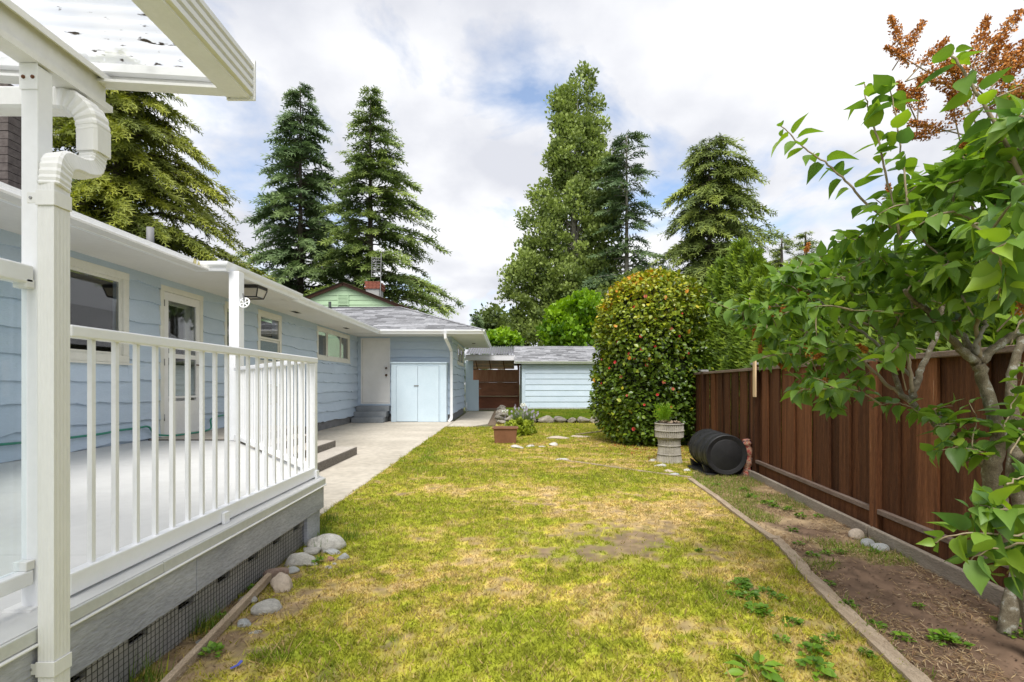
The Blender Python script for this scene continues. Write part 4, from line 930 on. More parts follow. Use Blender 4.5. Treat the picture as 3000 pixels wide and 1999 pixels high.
vn.box(ap.x-.26,ap.x-.22,NY-.08,NY-.03,ap.z-1.05,ap.z-.52).box(ap.x+.22,ap.x+.26,NY-.08,NY-.03,ap.z-1.05,ap.z-.52).build('gable_vent', m_green, nb)
c0, c1 = at(1072,829,26), at(1110,863,26)
MB().box(c0.x,c1.x,26,26.9,c1.z-1.5,c0.z-.30).build('chimney', mat('grey_render',(.36,.36,.35),rough=.9,scale=8,bump=.5), rfn)
bk = MB()
for i in range(5):
    for k in range(4):
        o_ = .09 if i % 2 else 0; xa = c0.x-.06+k*.2+o_*.5; bk.box(xa, min(xa+.185, c1.x+.10), 25.94, 26.95, c0.z-.30+i*.075, c0.z-.30+i*.075+.062)
bk.build('chimney_brick', m_brick, rfn)
an = thing('roof_antenna', 'pale grid television antenna mast beside the brick chimney', 'antenna', at(1114,865,25.8))
a0, a1 = at(1114,868,25.8), at(1117,742,25.8)
MB().tube([a0,a1],.022,6).build('mast', m_steel, an)
for i in range(8):
    p = a0.lerp(a1, .45+i*.062); MB().bar(p+Vector((-.48,0,.02)),p+Vector((-.03,0,0)),.02,.02).build('grid_rod', m_steel, an)
for dx in (-.46,-.25): MB().bar(a0.lerp(a1,.44)+Vector((dx,-.02,0)),a0.lerp(a1,.92)+Vector((dx,-.02,0)),.02,.02).build('grid_post', m_steel, an)

# rocks
def rock_mesh(name, m, seed, rough=.25, sub=3):
    bm = bmesh.new(); bmesh.ops.create_icosphere(bm, subdivisions=sub, radius=.5)
    from mathutils import noise as NZ
    off = Vector((seed*7.3, seed*3.1, seed*5.7))
    for v in bm.verts:
        d = NZ.noise(v.co*1.6+off)*rough+NZ.noise(v.co*4+off)*rough*.35+NZ.noise(v.co*11+off)*rough*.10; v.co *= 1+d
        if rough > .3:   # flatten facets
            for q in range(6):
                nrm = Vector((math.sin(seed*3+q*2.1),math.cos(seed*5+q*1.3),math.sin(seed+q*4))).normalized(); h = v.co.dot(nrm)
                if h > .33: v.co -= nrm*(h-.33)*.9
    me = bpy.data.meshes.new(name); bm.to_mesh(me); bm.free(); me.materials.append(m); me.polygons.foreach_set('use_smooth', [True]*len(me.polygons)); return me
rk = [0]
def rock(px, py, w, asp, hgt, m, label, z=0.0, rough=.40, name='stone', group=None, rot=None, parent=None, loc=None, sink=.3):
    rk[0] += 1; p = gnd(px, py, z) if loc is None else Vector(loc)
    me = rock_mesh(name, m, rk[0], rough); o = bpy.data.objects.new(name, me)
    h = w*hgt; o.matrix_basis = Matrix.Translation(p+Vector((0,w*asp*.35,h*(.5-sink)+z*0))) @ Matrix.Rotation(R.uniform(-.5,.5) if rot is None else rot,4,'Z') @ Matrix.Diagonal((w,w*asp,h,1))
    if parent is None: COL.objects.link(o); WM[o.name] = o.matrix_basis.copy(); tag(o, label, 'stone', group)
    else: COL.objects.link(o); o.parent = parent; o.matrix_parent_inverse = WM[parent.name].inverted()
    return o
rock(946,1618,.275,.75,.55,m_rock_w,'large smooth pale boulder near the deck corner',name='boulder',rough=.16,rot=.1)
rock(905,1632,.16,.8,.55,m_rock_w,'low pale slab stone under the large boulder beside the deck')
rock(865,1665,.21,.75,.6,m_rock_w,'rough speckled pale rock between boulder and brown rocks',rough=.38)
rock(899,1662,.13,.7,.5,m_rock_w,'small white flat stone in front of the speckled rock')
rock(848,1684,.095,.9,.6,m_rock_g,'small smooth grey stone beside the white flat stone')
rock(800,1712,.15,.9,.9,m_rock_b,'reddish brown rock leaning on the deck skirt',rough=.35)
rock(817,1738,.155,.8,.9,m_rock_t,'angular tan rock in front of the reddish rock',rough=.42)
rock(716,1776,.115,.7,.65,m_rock_w,'pale stone beside the loose plank by the deck')
rock(773,1804,.14,.7,.62,m_rock_w,'white stone standing alone in the lawn edge beyond the plank',rough=.3)
rock(705,1842,.085,.7,.6,m_rock_g,'blue grey pebble in the dirt beside the plank')
rock(744,1862,.07,.5,.3,m_rock_w,'flat white pebble with dry stalks')
rock(620,1858,.055,.6,.5,m_rock_p,'small orange stone beside the plank')
rock(579,1890,.05,.8,.5,m_rock_g,'tiny grey pebble near the foot of the deck skirt')
rock(1005,1643,.095,.7,.65,m_rock_g,'grey green stone at the lawn side of the boulder')
rock(975,1627,.105,.6,.5,m_rock_g,'flat grey stone tucked under the boulder')
rock(964,1647,.058,.8,.8,m_rock_p,'pink stone in front of the boulder')
rock(962,1670,.045,.8,.7,m_rock_w,'small white pebble in front of the pink stone')
rock(978,1658,.035,.8,.7,m_rock_w,'tiny cream pebble beside the pink stone')
rock(946,1624,.06,.8,.7,m_rock_g,'dark blue grey stone wedged below the boulder')
rock(2519,1582,.115,.85,.95,m_rock_t,'round tan stone against the fence baseboard',rough=.1)
rock(2551,1602,.105,.8,.7,m_rock_g,'smooth grey stone between tan stone and fence post',rough=.12)
rock(2588,1617,.12,.75,.6,m_rock_g,'light grey stone with dark mark at the fence post foot',rough=.14)
rock(2454,1764,.047,.7,.45,m_rock_w,'white pebble lying on the edging timber',rough=.1,sink=.0)
rock(1913,1354,.16,.6,.4,m_rock_w,'white stone at the lawn side of the concrete urn')
rock(1940,1370,.20,.5,.35,m_rock_w,'long white stone below the concrete urn')
rock(1961,1386,.12,.7,.55,m_rock_t,'cream stone at the end of the white stone row')
rock(1977,1396,.14,.6,.4,m_rock_g,'flat grey stone at the corner of the buried edging')
rock(2015,1383,.14,.6,.4,m_rock_w,'white stone between concrete urn and black barrel')
for i, (px, py, w, t) in enumerate(((1515,1316,.27,'broad flat white stone'),(1554,1311,.19,'rounded white stone'),(1590,1312,.14,'small white stone'),(1624,1308,.17,'domed hat shaped white stone'))):
    rock(px, py, w, .6, .35 if i != 3 else .65, m_rock_w, t+' in the row beside the brown tub')
rock(1646,1350,.24,.6,.2,m_rock_w,'flat white flagstone sunk in the lawn')
rock(1636,1287,.55,.5,.14,m_rock_t,'long flat flagstone in the lawn below the stone kerb',rough=.35)
rock(1700,1283,.45,.5,.14,m_rock_t,'second flat flagstone beside a dry stick',rough=.35)
# plank, blue bit, edging timbers, stick
a_, b_ = gnd(470,1999), gnd(745,1690); a_.x, b_.x = -1.36, -1.40
tag(MB().bar((-1.27,1.55,.012),(-1.385,2.98,.05),.03,.045).build('loose_plank', m_edge, bevel=.004), 'weathered loose plank leaning along the deck skirt', 'plank')
tag(MB().bar((-1.115,2.035,.022),(-1.095,2.06,.025),.010,.006).bar((-1.097,2.055,.024),(-1.088,2.075,.034),.014,.005).build('plastic_scrap', m_blue, bevel=.002), 'small blue plastic scrap in the lawn', 'plastic')
def timber(pts, w, label, zt=.035):
    pts = [Vector((*p,0)) for p in pts]; mb = MB(); V, Fs = [], []
    P_ = smooth(pts, 6); m_ = len(P_)
    for i, p in enumerate(P_):
        t_ = (P_[min(i+1,m_-1)]-P_[max(i-1,0)]).normalized(); n_ = Vector((t_.y,-t_.x,0)); w2 = w*.5*R.uniform(.85,1.1); zz = zt+R.uniform(-.006,.004)
        V += [p-n_*w2+Vector((0,0,-.03)), p-n_*w2+Vector((0,0,zz)), p+n_*w2+Vector((0,0,zz-.002)), p+n_*w2+Vector((0,0,-.03))]
    for i in range(m_-1):
        for k in range(3): Fs.append((i*4+k, i*4+k+1, i*4+k+5, i*4+k+4))
    Fs += [(0,1,2,3),((m_-1)*4+3,(m_-1)*4+2,(m_-1)*4+1,(m_-1)*4)]
    tag(mb.add(V,Fs).build('edging_timber', m_edge), label, 'edging')
timber([(2.21,6.1),(2.14,5.3),(2.05,4.5),(1.965,3.72)], .055, 'straight weathered edging board between lawn and fence bed')
timber([(2.005,3.79),(1.93,3.45),(1.82,3.05),(1.71,2.55),(1.60,1.98),(1.48,1.35)], .075, 'curved worn edging timber beside the bare soil', .03)
timber([(.89,7.63),(1.5,7.0),(2.27,6.24)], .045, 'half buried edging timber crossing the dry lawn', .022)
tag(MB().tube([(1.55,11.4,.03),(1.9,11.5,.06),(2.35,11.7,.09),(2.5,11.75,.14)],[.012,.016,.014,.008],6).build('stick', m_twig, smooth=True), 'dry stick lying beside the flagstones', 'stick')

# stone kerb of the raised bed
kb = thing('stone_kerb', 'low rough stone kerb holding the raised lawn', 'stone wall', (1,15,0))
x = -.05; k = 0
while x < 4.2:
    w = R.uniform(.28,.62); rock(0,0,w,.45,.30/w*.62+.12,m_wallst,'',loc=(x+w/2,14.9+R.uniform(-.03,.03),.02),parent=kb,rough=.42,rot=R.uniform(-.1,.1),sink=.2); x += w*.93; k += 1
y = 14.75
while y < 19.5:
    w = R.uniform(.3,.5)
    for z in (0,.16): rock(0,0,w,.7,.5,m_wallst,'',loc=(-.18+R.uniform(-.03,.03),y,.03+z),parent=kb,rough=.42,rot=1.5,sink=.2)
    y += w*.8
for (px, py, z, w) in ((1470,1243,0,.34),(1463,1236,.13,.30),(1478,1230,.22,.30),(1490,1240,.1,.3)):
    p = at(px,py,14.5); rock(0,0,w,.8,.55,m_wallst,'',loc=(p.x,14.45,z),parent=kb,rough=.42,sink=.1)

# brown tub
tb = thing('brown_tub', 'rectangular brown plastic planter tub on the lawn', 'planter', (-.03,9.8,0))
c = Vector((-.03,9.95,0))
def ringr(hw, hd, z): return [c+Vector((sx*hw,sy*hd,z)) for sx, sy in ((-1,-1),(1,-1),(1,1),(-1,1))]
V = ringr(.205,.13,.0)+ringr(.228,.15,.29)+ringr(.205,.128,.29)+ringr(.19,.115,.24)
MB().add(V,[(3,2,1,0)]+[(r*4+i,r*4+(i+1)%4,(r+1)*4+(i+1)%4,(r+1)*4+i) for r in range(3) for i in range(4)]).build('body', m_terra, tb, bevel=.008)
V = ringr(.255,.175,.29)+ringr(.255,.175,.325)+ringr(.225,.147,.325)+ringr(.225,.147,.29)
MB().add(V,[(r*4+i,r*4+(i+1)%4,((r+1)%4)*4+(i+1)%4,((r+1)%4)*4+i) for r in range(4) for i in range(4)]).build('rim', m_terra, tb, bevel=.012)
MB().add(ringr(.20,.125,.262),[(0,1,2,3)]).build('soil', m_soil, tb)

# concrete urn with ribbed bands
ur = thing('concrete_urn', 'ribbed cast concrete urn with wide bowl on a flared pedestal', 'urn', (2.40,7.45,0))
uc = Vector((2.41,7.5,0))
def band(name, r0, r1, z0, z1):
    nn = 40; V, Fs = [], []
    for z, r in ((z0,r0*.985),(z0+.006,r0),(z0+(z1-z0)*.5,(r0+r1)/2),(z1-.006,r1),(z1,r1*.985)):
        for k in range(nn*2):
            th = math.pi*k/nn; rr = r*(1.0 if k % 2 == 0 else .91) + R.uniform(-.002,.002); V.append(uc+Vector((math.cos(th)*rr,math.sin(th)*rr,z)))
    n2 = nn*2
    for i in range(4):
        for k in range(n2): Fs.append((i*n2+k,i*n2+(k+1)%n2,(i+1)*n2+(k+1)%n2,(i+1)*n2+k))
    Fs += [tuple(range(n2))[::-1],tuple(range(4*n2,5*n2))]
    MB().add(V,Fs).build(name, m_cast, ur)
band('pedestal_band',.188,.168,.0,.125); band('pedestal_band',.167,.160,.128,.255); band('pedestal_band',.158,.166,.258,.36); band('bowl_band',.204,.207,.38,.475); band('bowl_band',.208,.205,.478,.585)
for z, r in ((.124,.172),(.254,.166),(.355,.172),(.474,.212),(.575,.212)):
    MB().lathe([(r-.012,0),(r,.002),(r+.002,.007),(r,.012),(r-.012,.014)],40,uc+Vector((0,0,z)),False).build('ring', m_cast, ur, True)
MB().lathe([(.15,.36),(.20,.382)],40,uc,False).build('bowl_underside', m_cast, ur, True)
MB().lathe([(0,.592),(.10,.60),(.19,.586)],24,uc,False).build('soil', m_soil, ur, True)

# compost barrel
br = thing('compost_barrel', 'black plastic compost tumbler barrel lying on its side beside the fence', 'barrel', (2.74,6.5,0))
A_, B_ = Vector((2.735,6.28,.285)), Vector((2.80,7.08,.29)); ax = (B_-A_).normalized(); Lb = (B_-A_).length
Mx = Matrix.Translation(A_) @ Vector((0,0,1)).rotation_difference(ax).to_matrix().to_4x4()
rb = .253
prof = [(0,.008),(rb*.72,.010),(rb*.76,.014),(rb*.80,.010),(rb*.90,.006),(rb*.955,.002),(rb*.985,.006),(rb,.018),(rb,.10),(rb*.97,.115),(rb*.97,.14),(rb,.155),(rb,.34),(rb*.965,.36),(rb*.965,.40),(rb,.42),(rb,.60),(rb*.97,.62),(rb*.97,.65),(rb,.67),(rb,.78),(rb*.95,.805),(0,.805)]
body = MB().lathe(prof,48,cap=False).build('drum', m_barrel, br, True); body.matrix_basis = Mx; body.data.polygons.foreach_set('use_smooth',[True]*len(body.data.polygons))
es = body.modifiers.new('edges','EDGE_SPLIT'); es.split_angle = math.radians(40)
k = 0
for zz in (.24,.50,.71):
    for th in np.arange(0,2*math.pi,math.pi/5):
        q = th+zz*3; p = Mx @ Vector((math.cos(q)*rb*.999,math.sin(q)*rb*.999,zz)); nrm = (Mx.to_3x3() @ Vector((math.cos(q),math.sin(q),0))).normalized(); tan = nrm.cross(ax)
        MB().obox(p, ax*.011, tan*.035, nrm*.004).build('vent_slot', m_dark, br, bevel=.003)
MB().tube([Mx @ Vector((math.cos(q)*rb*.62,math.sin(q)*rb*.62,.028)) for q in np.linspace(-.9,.9,12)],.005,6).build('lid_ridge', mat('worn_plastic',(.06,.06,.06),rough=.5), br, True)
for s_ in (.12,.68):
    p = A_+ax*s_; MB().prism([p+Vector((-.22,0,-.285)),p+Vector((.22,0,-.285)),p+Vector((.26,0,-.14)),p+Vector((.15,0,-.215)),p+Vector((-.15,0,-.215)),p+Vector((-.26,0,-.14))],ax*.06).build('cradle', m_barrel, br)
MB().box(2.50,3.06,6.33,7.0,-.01,.045).build('base_frame', m_barrel, br, bevel=.01)
# rolled cloth bundle
cl = MB(); c_ = gnd(2196,1398); 
cl.tube(smooth([(3.02,6.36,.0),(3.03,6.37,.15),(3.06,6.38,.28),(3.04,6.4,.40),(3.03,6.4,.47)],5),[.055+.012*math.sin(i*1.3) for i in range(20)]+[.03],12)
tag(cl.build('cloth_bundle', m_bundle, smooth=True), 'mottled red and tan rolled bundle squeezed between barrel and fence', 'bundle')
tag(MB().tube([at(1790,910,16.5)+Vector((0,0,-2.2)),at(1790,908,16.5),at(1783,852,16.5)],[.07,.06,.045],8).build('dead_pole', m_ptrunk, smooth=True), 'bare pale wooden pole standing behind the camellia', 'pole')
# ================================================================ vegetation
SPR_V = [(0,0,0),(.05,.5,.02),(-.05,.5,.02),(0,1,-.05)]; SPR_F = [(0,1,3,2)]
def fan(pairs, ln, wd, droop):
    """feathered twig: spine and side blades, as quads"""
    V, Fs = [], []
    def blade(b, t, w):
        b, t = np.array(b, float), np.array(t, float); d = t-b; s = np.array([d[1], -d[0], 0]); s = s/np.linalg.norm(s)*w; m = b+d*.45; i = len(V)
        V.extend([b, m+s, t, m-s]); Fs.append((i, i+1, i+2, i+3))
    blade((0,0,0), (0,1,-droop), wd)
    for i in range(pairs):
        f = .12+.72*i/max(1,pairs-1)
        for s in (-1,1): blade((0,f,-droop*f*f), (s*ln*(1-.5*f),f+ln*.75,-droop*(f+.3)**2), wd*.8)
    return np.array(V), np.array(Fs)
FAN1 = fan(3, .42, .080, .18)
FAN2 = fan(3, .40, .070, .40)

def conifer(name, label, px, ptop, Y, halfw, mt, seed, z0=1.5, p=.85, droop=.25, dens=1.0, spray=.9, levels=46, group=None, lean=0, tmp=FAN1, asym=None, trunk_r=.3, tm=m_trunk, up=.25, cat='tree', rag=(.62,1.12)):
    rg = np.random.default_rng(seed); top = at(px, ptop, Y); R_ = halfw/F*Y; Ht = top.z
    t = thing(name, label, cat, (top.x, Y, 0), group)
    MB().tube([(top.x,Y,0),(top.x+lean*.3,Y,Ht*.35),(top.x+lean*.1,Y,Ht*.7),(top.x,Y,Ht*.985)],[trunk_r,trunk_r*.8,trunk_r*.4,.03],9).build('trunk', tm, t, True)
    bp, bd, bn, bs, bt = [], [], [], [], []; lb = MB()
    for i in range(levels):
        f = (i+rg.uniform(-.4,.4))/levels; f = min(max(f,0),.995); z = z0+(Ht-z0)*f
        for k in range(rg.integers(4,7)):
            az = rg.uniform(0,2*np.pi); L = R_*(1-f)**p*rg.uniform(*rag)+.22
            if asym: L *= asym(az, f)
            if L < .15: continue
            d = np.array([np.cos(az),np.sin(az),0]); n = max(5,int(L/spray*9.5*dens)+5)
            def pos(s): return np.array([top.x,Y,z])+d*L*s+np.array([0,0,L*(up*s-(droop+up)*s*s)+.25*max(0,s-.75)])
            if L > .8: lb.tube([pos(0),pos(.35),pos(.7),pos(.95)],[.02+.012*L,.015+.008*L,.012+.003*L,.006],3,False)
            ct = rg.normal(.5,.13)
            ss = rg.uniform(.06 if L > 1.2 else .0,1.0,n)**.8
            for s in ss:
                sd_ = rg.choice((-1,1)); a2 = az+sd_*rg.uniform(.2,1.15)*(1-.45*s); w = spray*rg.uniform(.5,1.05)*(1-.35*s)*(.65+.35*min(1,L/2))
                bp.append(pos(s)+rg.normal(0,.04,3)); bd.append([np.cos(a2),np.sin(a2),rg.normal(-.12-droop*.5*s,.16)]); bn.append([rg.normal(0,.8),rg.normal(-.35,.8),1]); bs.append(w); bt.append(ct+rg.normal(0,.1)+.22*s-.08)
    V, Fc = scatter(*tmp, frames(np.array(bd),np.array(bn)), np.array(bp), np.array(bs))
    lb.build('limbs', tm, t)
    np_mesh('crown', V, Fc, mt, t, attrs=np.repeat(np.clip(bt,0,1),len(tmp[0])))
    return t
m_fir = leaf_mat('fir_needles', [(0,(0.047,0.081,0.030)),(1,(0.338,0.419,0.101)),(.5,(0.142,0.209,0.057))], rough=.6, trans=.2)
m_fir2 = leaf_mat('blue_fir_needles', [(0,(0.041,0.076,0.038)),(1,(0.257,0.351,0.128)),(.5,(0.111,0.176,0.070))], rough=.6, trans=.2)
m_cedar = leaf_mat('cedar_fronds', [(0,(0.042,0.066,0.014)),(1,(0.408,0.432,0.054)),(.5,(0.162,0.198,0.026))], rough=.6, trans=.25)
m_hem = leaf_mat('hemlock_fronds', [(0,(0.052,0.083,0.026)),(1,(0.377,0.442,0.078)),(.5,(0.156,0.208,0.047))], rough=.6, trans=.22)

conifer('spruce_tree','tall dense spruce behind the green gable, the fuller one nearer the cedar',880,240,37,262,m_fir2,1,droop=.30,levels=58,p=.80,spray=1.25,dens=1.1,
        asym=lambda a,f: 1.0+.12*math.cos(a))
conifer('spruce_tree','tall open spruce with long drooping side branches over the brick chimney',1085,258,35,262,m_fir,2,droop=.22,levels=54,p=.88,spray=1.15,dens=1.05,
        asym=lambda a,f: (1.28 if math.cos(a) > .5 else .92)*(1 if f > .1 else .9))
conifer('cedar_tree','broad yellowish green cedar rising behind the house roof',345,150,24,500,m_cedar,3,droop=.32,levels=66,p=.52,spray=.85,dens=1.5,tmp=FAN2,trunk_r=.40)
conifer('young_conifer','slim yellow green conifer beside the grey house chimney',38,405,22,60,m_cedar,4,droop=.0,levels=30,spray=.6,tmp=FAN2,trunk_r=.1)
conifer('thin_fir_tree','thin fir with bare lower trunk between poplar and hemlock',1836,378,38,125,m_fir2,5,z0=5,droop=.20,levels=30,p=.42,spray=1.15,dens=.85,rag=(.4,1.25),tm=m_ptrunk,trunk_r=.26,
        asym=lambda a,f: (1.0 if f > .62 or f < .38 else .62)*(1.25 if math.cos(a) < -.2 else .95))
conifer('hemlock_tree','ragged wide topped hemlock with drooping fronds standing apart',2078,398,36,175,m_hem,6,z0=8.2,droop=.38,levels=40,p=.40,spray=1.15,dens=1.25,tmp=FAN2,rag=(.35,1.25),
        asym=lambda a,f: 1.1 if math.cos(a) > 0 else .85)
conifer('far_conifer','small dark far conifer beside the wing roof',1396,915,48,40,m_fir2,7,levels=24,spray=.9)
conifer('far_conifer','small green conifer top showing over the hedge right of the hemlock',2360,672,24,60,m_hem,8,levels=26,spray=.6,p=.7)
conifer('far_conifer','second small conifer top over the hedge near the neighbour roof',2290,692,25,50,m_hem,9,levels=26,spray=.6,p=.7)

LEAF4 = (np.array([(0,0,0),(.42,.45,.10),(0,1,-.06),(-.42,.45,.10)]), np.array([(0,1,2,3)]))
LEAF6 = (np.array([(0,0,0),(.30,.25,.08),(.34,.55,.09),(0,1,-.10),(-.34,.55,.09),(-.30,.25,.08),(0,.5,.0)]), np.array([(0,1,2,6),(6,2,3,3),(0,6,4,5),(6,3,3,4)]))
LEAF6 = (LEAF6[0], np.array([(0,1,6),(1,2,6),(2,3,6),(3,4,6),(4,5,6),(5,0,6)]))
def cloud(ells, n, rg, surf=.55, clump=1.0, nclump=0):
    """points through a set of ellipsoids (centre, radii), gathered in clumps"""
    w = np.array([e[1][0]*e[1][1]*e[1][2] for e in ells])**.67; w /= w.sum(); idx = rg.choice(len(ells), size=n, p=w)
    C = np.array([e[0] for e in ells], float)[idx]; Rr = np.array([e[1] for e in ells], float)[idx]
    d = rg.normal(size=(n,3)); d /= np.linalg.norm(d,axis=1,keepdims=True); r = surf+(1-surf)*rg.random(n)**.5
    P = C+d*Rr*r[:,None]
    return P, d
def broadleaf(name, label, ells, n, size, mt, seed, base, trunk_h, trunk_r, group=None, clumps=160, tm=m_ptrunk, tmpl=LEAF4, upd=.3, limbs=8, cr=.55, cat='tree', bright_top=.25):
    rg = np.random.default_rng(seed); t = thing(name, label, cat, base, group); base = Vector(base)
    cp, cd = cloud(ells, clumps, rg, .45); ct = rg.normal(.5,.16,clumps); csz = rg.uniform(.5,1.3,clumps)*cr
    k = rg.integers(0,clumps,n); off = rg.normal(size=(n,3)); off /= np.linalg.norm(off,axis=1,keepdims=True); P = cp[k]+off*csz[k][:,None]*(rg.random(n)**.4)[:,None]*np.array([1,1,.8])
    d = off*.7+rg.normal(size=(n,3))*.6+np.array([0,0,upd]); nr = rg.normal(size=(n,3))*.7+np.array([0,-.2,1.0]); S = size*rg.uniform(.6,1.25,n)
    V, Fc = scatter(*tmpl, frames(d,nr), P, S)
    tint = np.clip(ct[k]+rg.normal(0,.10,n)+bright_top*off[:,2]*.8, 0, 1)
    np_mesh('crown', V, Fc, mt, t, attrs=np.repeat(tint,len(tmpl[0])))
    zc = np.mean([e[0][2] for e in ells])
    MB().tube([base,base+Vector((.05,0,trunk_h*.5)),base+Vector((0,0,trunk_h))],[trunk_r,trunk_r*.8,trunk_r*.45],9).build('trunk', tm, t, True)
    lb = MB()
    for i in range(limbs):
        q = Vector(cp[rg.integers(0,clumps)]); s = base+Vector((0,0,trunk_h*rg.uniform(.35,.95))); m_ = s.lerp(q,.5)+Vector((0,0,.1*(q-s).length)); lb.tube([s,m_,q],[trunk_r*.35,trunk_r*.22,.01],5,False)
    if limbs: lb.build('limbs', tm, t)
    return t
def el(px, py, rx, ry, Y, dz=None):
    p = at(px,py,Y); return ((p.x,p.y,p.z),(rx/F*Y,(dz or rx)/F*Y,ry/F*Y))
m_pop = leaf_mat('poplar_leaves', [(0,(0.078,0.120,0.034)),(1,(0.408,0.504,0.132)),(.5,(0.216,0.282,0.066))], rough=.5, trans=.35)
m_bright = leaf_mat('bright_green_leaves', [(0,(0.057,0.138,0.009)),(1,(0.310,0.483,0.023)),(.5,(0.172,0.322,0.014))], rough=.5, trans=.35)
m_dull = leaf_mat('dull_green_leaves', [(0,(0.038,0.068,0.018)),(1,(0.195,0.255,0.060)),(.5,(0.098,0.143,0.030))], rough=.5, trans=.25)
pop = [el(1665,450,50,110,40),el(1725,430,44,90,40),el(1650,330,22,70,40),el(1690,330,34,120,40),(el(1715,260,20,60,40)),el(1740,345,28,75,40),el(1640,400,34,120,40),el(1690,480,62,150,40),el(1612,545,34,100,40),el(1745,540,50,130,40),el(1790,560,26,70,40),
       el(1590,700,60,150,40),el(1690,690,95,170,40),el(1760,720,60,140,40),el(1570,850,80,150,40),el(1680,880,110,150,40),el(1520,880,45,75,40),el(1750,860,70,110,40),el(1570,965,80,60,40),el(1505,800,25,30,40)]
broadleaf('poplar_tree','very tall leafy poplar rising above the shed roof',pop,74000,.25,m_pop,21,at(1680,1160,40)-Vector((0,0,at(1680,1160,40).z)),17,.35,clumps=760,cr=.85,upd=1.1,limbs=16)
broadleaf('bright_tree','bright lime green small tree behind the shed roof',[el(1650,960,62,60,27),el(1715,920,70,60,27),el(1760,960,60,60,27),el(1690,985,100,45,27)],9000,.26,m_bright,22,(3.6,27,0),3.4,.12,clumps=150,cr=.5,upd=.8)
broadleaf('far_tree','dull green far tree left of the poplar',[el(1455,955,52,50,52),el(1500,985,50,40,52),el(1425,985,40,35,52)],5000,.42,m_dull,23,(-.8,52,0),4.5,.25,clumps=110,cr=1.0)
broadleaf('gate_shrub','yellow green shrub showing above the gate roof',[el(1465,1000,40,28,27),el(1500,1003,30,20,27)],2600,.2,m_bright,24,(-.3,27,0),2.2,.08,clumps=50,cr=.35,cat='shrub')
broadleaf('dark_tree','dark green tree filling behind the hemlock and camellia',[el(1850,900,80,80,33),el(1930,900,90,60,33),el(1800,880,40,50,33)],5000,.3,m_dull,25,(9,33,0),4,.2,clumps=90,cr=.8)

# arborvitae row behind the fence
m_arb = leaf_mat('arborvitae_sprays', [(0,(.022,.052,.006)),(1,(.33,.45,.03)),(.5,(.13,.215,.015))], rough=.55, trans=.25)
def arbor(X, Y, ht, r, seed, label, n=2600):
    rg = np.random.default_rng(seed); t = thing('arborvitae', label, 'hedge tree', (X,Y,0), 'arborvitae row behind the fence')
    f = rg.random(n)**.85; az = rg.uniform(0,2*np.pi,n); rr = r*np.minimum(1,((1-f)*1.7))**.7*(.9+.25*np.sin(az*5+seed)*rg.random(n))*(.55+.45*rg.random(n)**.35)
    P = np.stack([X+np.cos(az)*rr, Y+np.sin(az)*rr, .1+f*(ht-.15)],1)
    d = np.stack([np.cos(az)*.45,np.sin(az)*.45,np.full(n,1.0)],1)+rg.normal(0,.16,(n,3)); nr = np.stack([-np.sin(az),np.cos(az),np.zeros(n)],1)+rg.normal(0,.5,(n,3))
    V, Fc = scatter(*FAN1, frames(d,nr), P, rg.uniform(.14,.28,n))
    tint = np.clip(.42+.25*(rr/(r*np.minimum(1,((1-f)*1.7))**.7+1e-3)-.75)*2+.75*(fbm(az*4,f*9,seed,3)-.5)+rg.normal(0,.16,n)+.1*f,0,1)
    np_mesh('crown', V, Fc, m_arb, t, attrs=np.repeat(tint,len(FAN1[0])))
    MB().tube([(X,Y,0),(X,Y,ht*.9)],[.05,.01],6).build('trunk', m_trunk, t)
special = [(2098,806,11.9,'shorter arborvitae half hidden behind the camellia edge'),(2124,776,11.5,'arborvitae with a pointed tip next to the tallest one of the row'),(2168,727,11.0,'tallest arborvitae of the clipped row rising beside the camellia'),(2204,750,10.6,'broad rounded arborvitae between the tallest one and the lilac leaves'),(2236,800,10.2,'lower arborvitae just above the fence post with the pine board')]
for i, (px, py, y, lab) in enumerate(special):
    p = at(px, py, y); arbor(p.x, y, p.z, .42 if i != 3 else .5, 130+i, lab, 2800)
rows = [(9.5,2.95),(8.9,2.85),(8.3,2.8),(7.7,2.85),(7.0,2.7),(6.3,2.55),(5.6,2.45),(5.0,2.35),(4.4,2.3),(3.8,2.2)]
for i, (y, h) in enumerate(rows):
    arbor(fence_x(y)+1.15+R.uniform(-.08,.08), y, h, .42, 100+i, 'narrow green arborvitae in the low row screened by the lilac leaves', 2600 if y > 6 else 2000)

